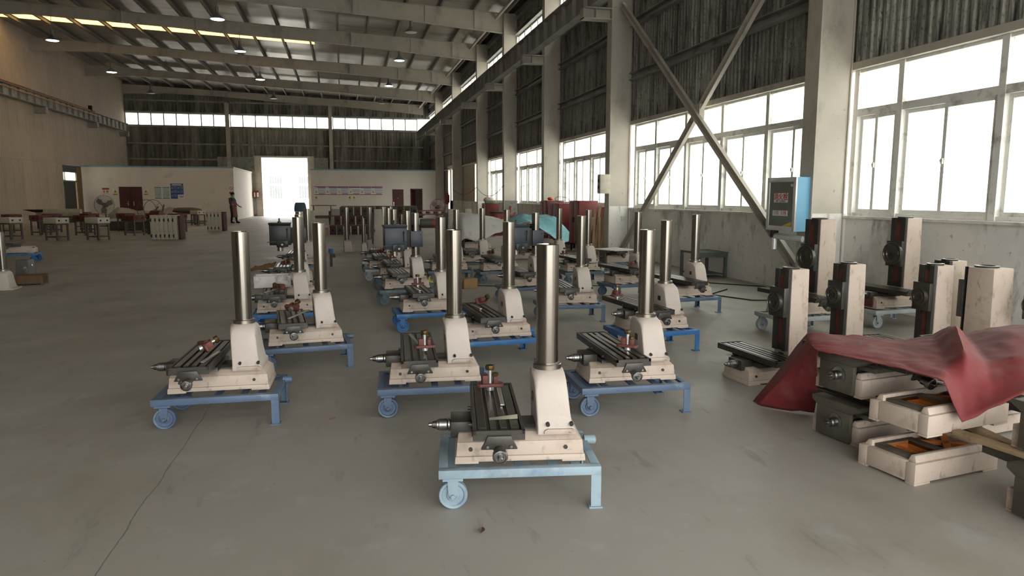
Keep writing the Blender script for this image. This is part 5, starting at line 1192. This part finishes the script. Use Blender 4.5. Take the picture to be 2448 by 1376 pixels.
for k in range(6):
    a = x0+k*.785
    rows = [(0,1,.92,1,m_redink),(0,1,0,.075,m_redink)] + ([(.25,1,.85,.92,m_blueink)] if k < 2 else [(0,1,.85,.92,m_blueink)])
    rows += [(.28,1,z,z+.04,m_blueink) for z in ((.74,.52,.30) if k != 3 else (.55,.36))] + [(.03,.22,.78,.82,m_greyink),(.03,.22,.55,.58,m_greyink)] + [(.30,.95,z,z+.012,m_greyink) for z in (.82,.66,.60,.44,.38)]
    rows += [(.40+.11*j,.48+.11*j,.10,.20,m_blueink) for j in range(5)]
    o = poster(a,a+.765,1.66,2.24,YP,'white safety poster with red and blue bands, %s from the left' % posn[k], m_lbl, rows); tri(o,.11,.22,.075,(m_orgink,m_orgink,m_yelink,m_yelink,m_orgink,m_orgink)[k])
for x, ink, w in ((-1.83,m_orgink,'under the first poster'),(.46,m_orgink,'under the third and fourth posters, left'),(.76,m_yelink,'under the third and fourth posters, right')):
    o = poster(x-.14,x+.14,1.27,1.62,YP,'small triangle warning sign '+w, m_lbl, [(.15,.85,.06,.16,ink)]); tri(o,.14,.22,.11,ink)

# ------------------------------------------------------------------ worker by the gate, in profile facing right
def skin_obj(name, verts, edges, radii, mat, parent, sub=2, root=0):
    me = bpy.data.meshes.new(name); me.from_pydata(verts, edges, []); me.update()
    o = bpy.data.objects.new(name, me); COL.objects.link(o)
    sk = o.modifiers.new('skin', 'SKIN'); sk.use_smooth_shade = True
    for i, r in enumerate(radii): me.skin_vertices[0].data[i].radius = r if isinstance(r, tuple) else (r, r)
    me.skin_vertices[0].data[root].use_root = True
    sb = o.modifiers.new('sub', 'SUBSURF'); sb.levels = sub; sb.render_levels = sub
    me.materials.append(mat)
    bpy.context.view_layer.update(); dg = bpy.context.evaluated_depsgraph_get()
    m2 = bpy.data.meshes.new_from_object(o.evaluated_get(dg)); bpy.data.objects.remove(o)
    for p in m2.polygons: p.use_smooth = True
    m2.materials.clear(); m2.materials.append(mat)
    return obj(name, m2, None, parent)
m_skin = M('skin', (.38,.24,.17), .6); m_navy = M('navy_work_shirt', (.035,.055,.085), .8); m_blk = M('black_trousers', (.010,.010,.012), .8); m_apron = M('brown_red_apron', (.16,.052,.038), .7, 0, .15, 5.); m_mask = M('pale_blue_mask', (.20,.48,.60), .7); m_cap = M('black_cap', (.008,.008,.009), .8)
pe = thing('person', 'worker in navy shirt, brown apron, black cap and blue mask near the gate', 'person', (-6.27,43.55,0), R(-28)); pe.scale = (1.12,1.12,1.0)
V = [(0,0,.93),(0,0,1.10),(.0,0,1.30),(-.01,0,1.42),(.01,0,1.50),(.035,0,1.60),(.035,0,1.68),     # pelvis, waist, chest, shoulders, neck, head
     (0,-.10,.88),(.03,-.11,.50),(-.04,-.11,.10),(.07,-.12,.05),   # near leg (walker's right)
     (0,.10,.88),(.10,.11,.50),(.12,.11,.10),(.24,.12,.05),        # far leg
     (-.01,-.19,1.39),(.02,-.23,1.14),(.24,-.20,1.05),             # near arm
     (-.01,.19,1.39),(.04,.22,1.13),(.26,.16,1.00)]
E_ = [(0,1),(1,2),(2,3),(3,4),(4,5),(5,6),(0,7),(7,8),(8,9),(9,10),(0,11),(11,12),(12,13),(13,14),(3,15),(15,16),(16,17),(3,18),(18,19),(19,20)]
RD = [(.15,.12),(.145,.115),(.16,.125),(.13,.09),.055,(.085,.075),(.08,.07),.095,.065,.05,.045,.095,.065,.05,.045,.062,.050,.038,.062,.050,.038]
body = skin_obj('body', V, E_, RD, m_navy, pe)
body.data.materials.append(m_blk); body.data.materials.append(m_skin)
for p in body.data.polygons:
    c = p.center
    p.material_index = 1 if c.z < .98 and abs(c.y) < .17 and c.x < .2 or c.z < .6 else 2 if c.z > 1.47 or (c.x > .13 and .9 < c.z < 1.12) else 0
# gloved hands with five fingers each
def hand(px, py, pz, s, nm):
    V = [(px-.03,py,pz+.01),(px+.035,py,pz-.015)]; E2 = [(0,1)]; RR = [(.03,.022),(.036,.018)]
    for k in range(4):
        dy = (k-1.5)*.019; n0 = len(V); L = (.055,.066,.062,.048)[k]
        V += [(px+.05,py+dy,pz-.025),(px+.05+L*.6,py+dy,pz-.045),(px+.05+L,py+dy,pz-.085)]; E2 += [(1,n0),(n0,n0+1),(n0+1,n0+2)]; RR += [.010,.009,.0075]
    n0 = len(V); V += [(px,py+s*.035,pz-.012),(px+.035,py+s*.052,pz-.035),(px+.065,py+s*.05,pz-.06)]; E2 += [(0,n0),(n0,n0+1),(n0+1,n0+2)]; RR += [.012,.010,.0085]
    return skin_obj(nm, V, E2, RR, m_cap, pe, 1)
hand(.28,-.195,1.035,1,'gloved_hand'); hand(.30,.155,.985,-1,'gloved_hand')
obj('apron', MB().grid(lambda u, v: (.155-.05*abs(2*u-1)**2+.045*(1-v)-.03*v, .19*(2*u-1), .34+v*.94), 10, 14).mesh('apron', 0, 60), m_apron, pe).modifiers.new('t', 'SOLIDIFY').thickness = .012
obj('face_mask', MB().lathe([(.004,.0),(.05,-.012),(.075,-.04),(.072,-.06)], (.128,0,1.605), (1,0,-.1), 14, close=False).mesh('face_mask', 0, 60), m_mask, pe).modifiers.new('t', 'SOLIDIFY').thickness = .004
obj('nose', MB().sphere((.122,0,1.645), .018, 8), m_skin, pe)
for s in (-1,1):
    obj('ear', MB().sphere((.03,s*.082,1.64), .022, 8, (.8,.45,1.3)), m_skin, pe); obj('eye', MB().sphere((.108,s*.032,1.668), .009, 8), m_cap, pe)
    obj('shoe', MB().sphere(((.04 if s < 0 else .20),s*.115,.045), .1, 10, (1.35,.52,.45)), m_cap, pe)
obj('hair', MB().sphere((.015,0,1.655), .094, 14, (1.0,.92,.95)), m_cap, pe)
cp = obj('cap', MB().lathe([(.098,0),(.102,.03),(.09,.075),(.05,.1),(.01,.105)], (.025,0,1.685), (0,0,1), 18), m_cap, pe); obj('cap_peak', MB().grid(lambda u, v: (.10+.10*v*(1-(2*u-1)**2*.6), .075*(2*u-1), 1.692-.012*v), 8, 4).mesh('cap_peak', 0, 60), m_cap, cp)
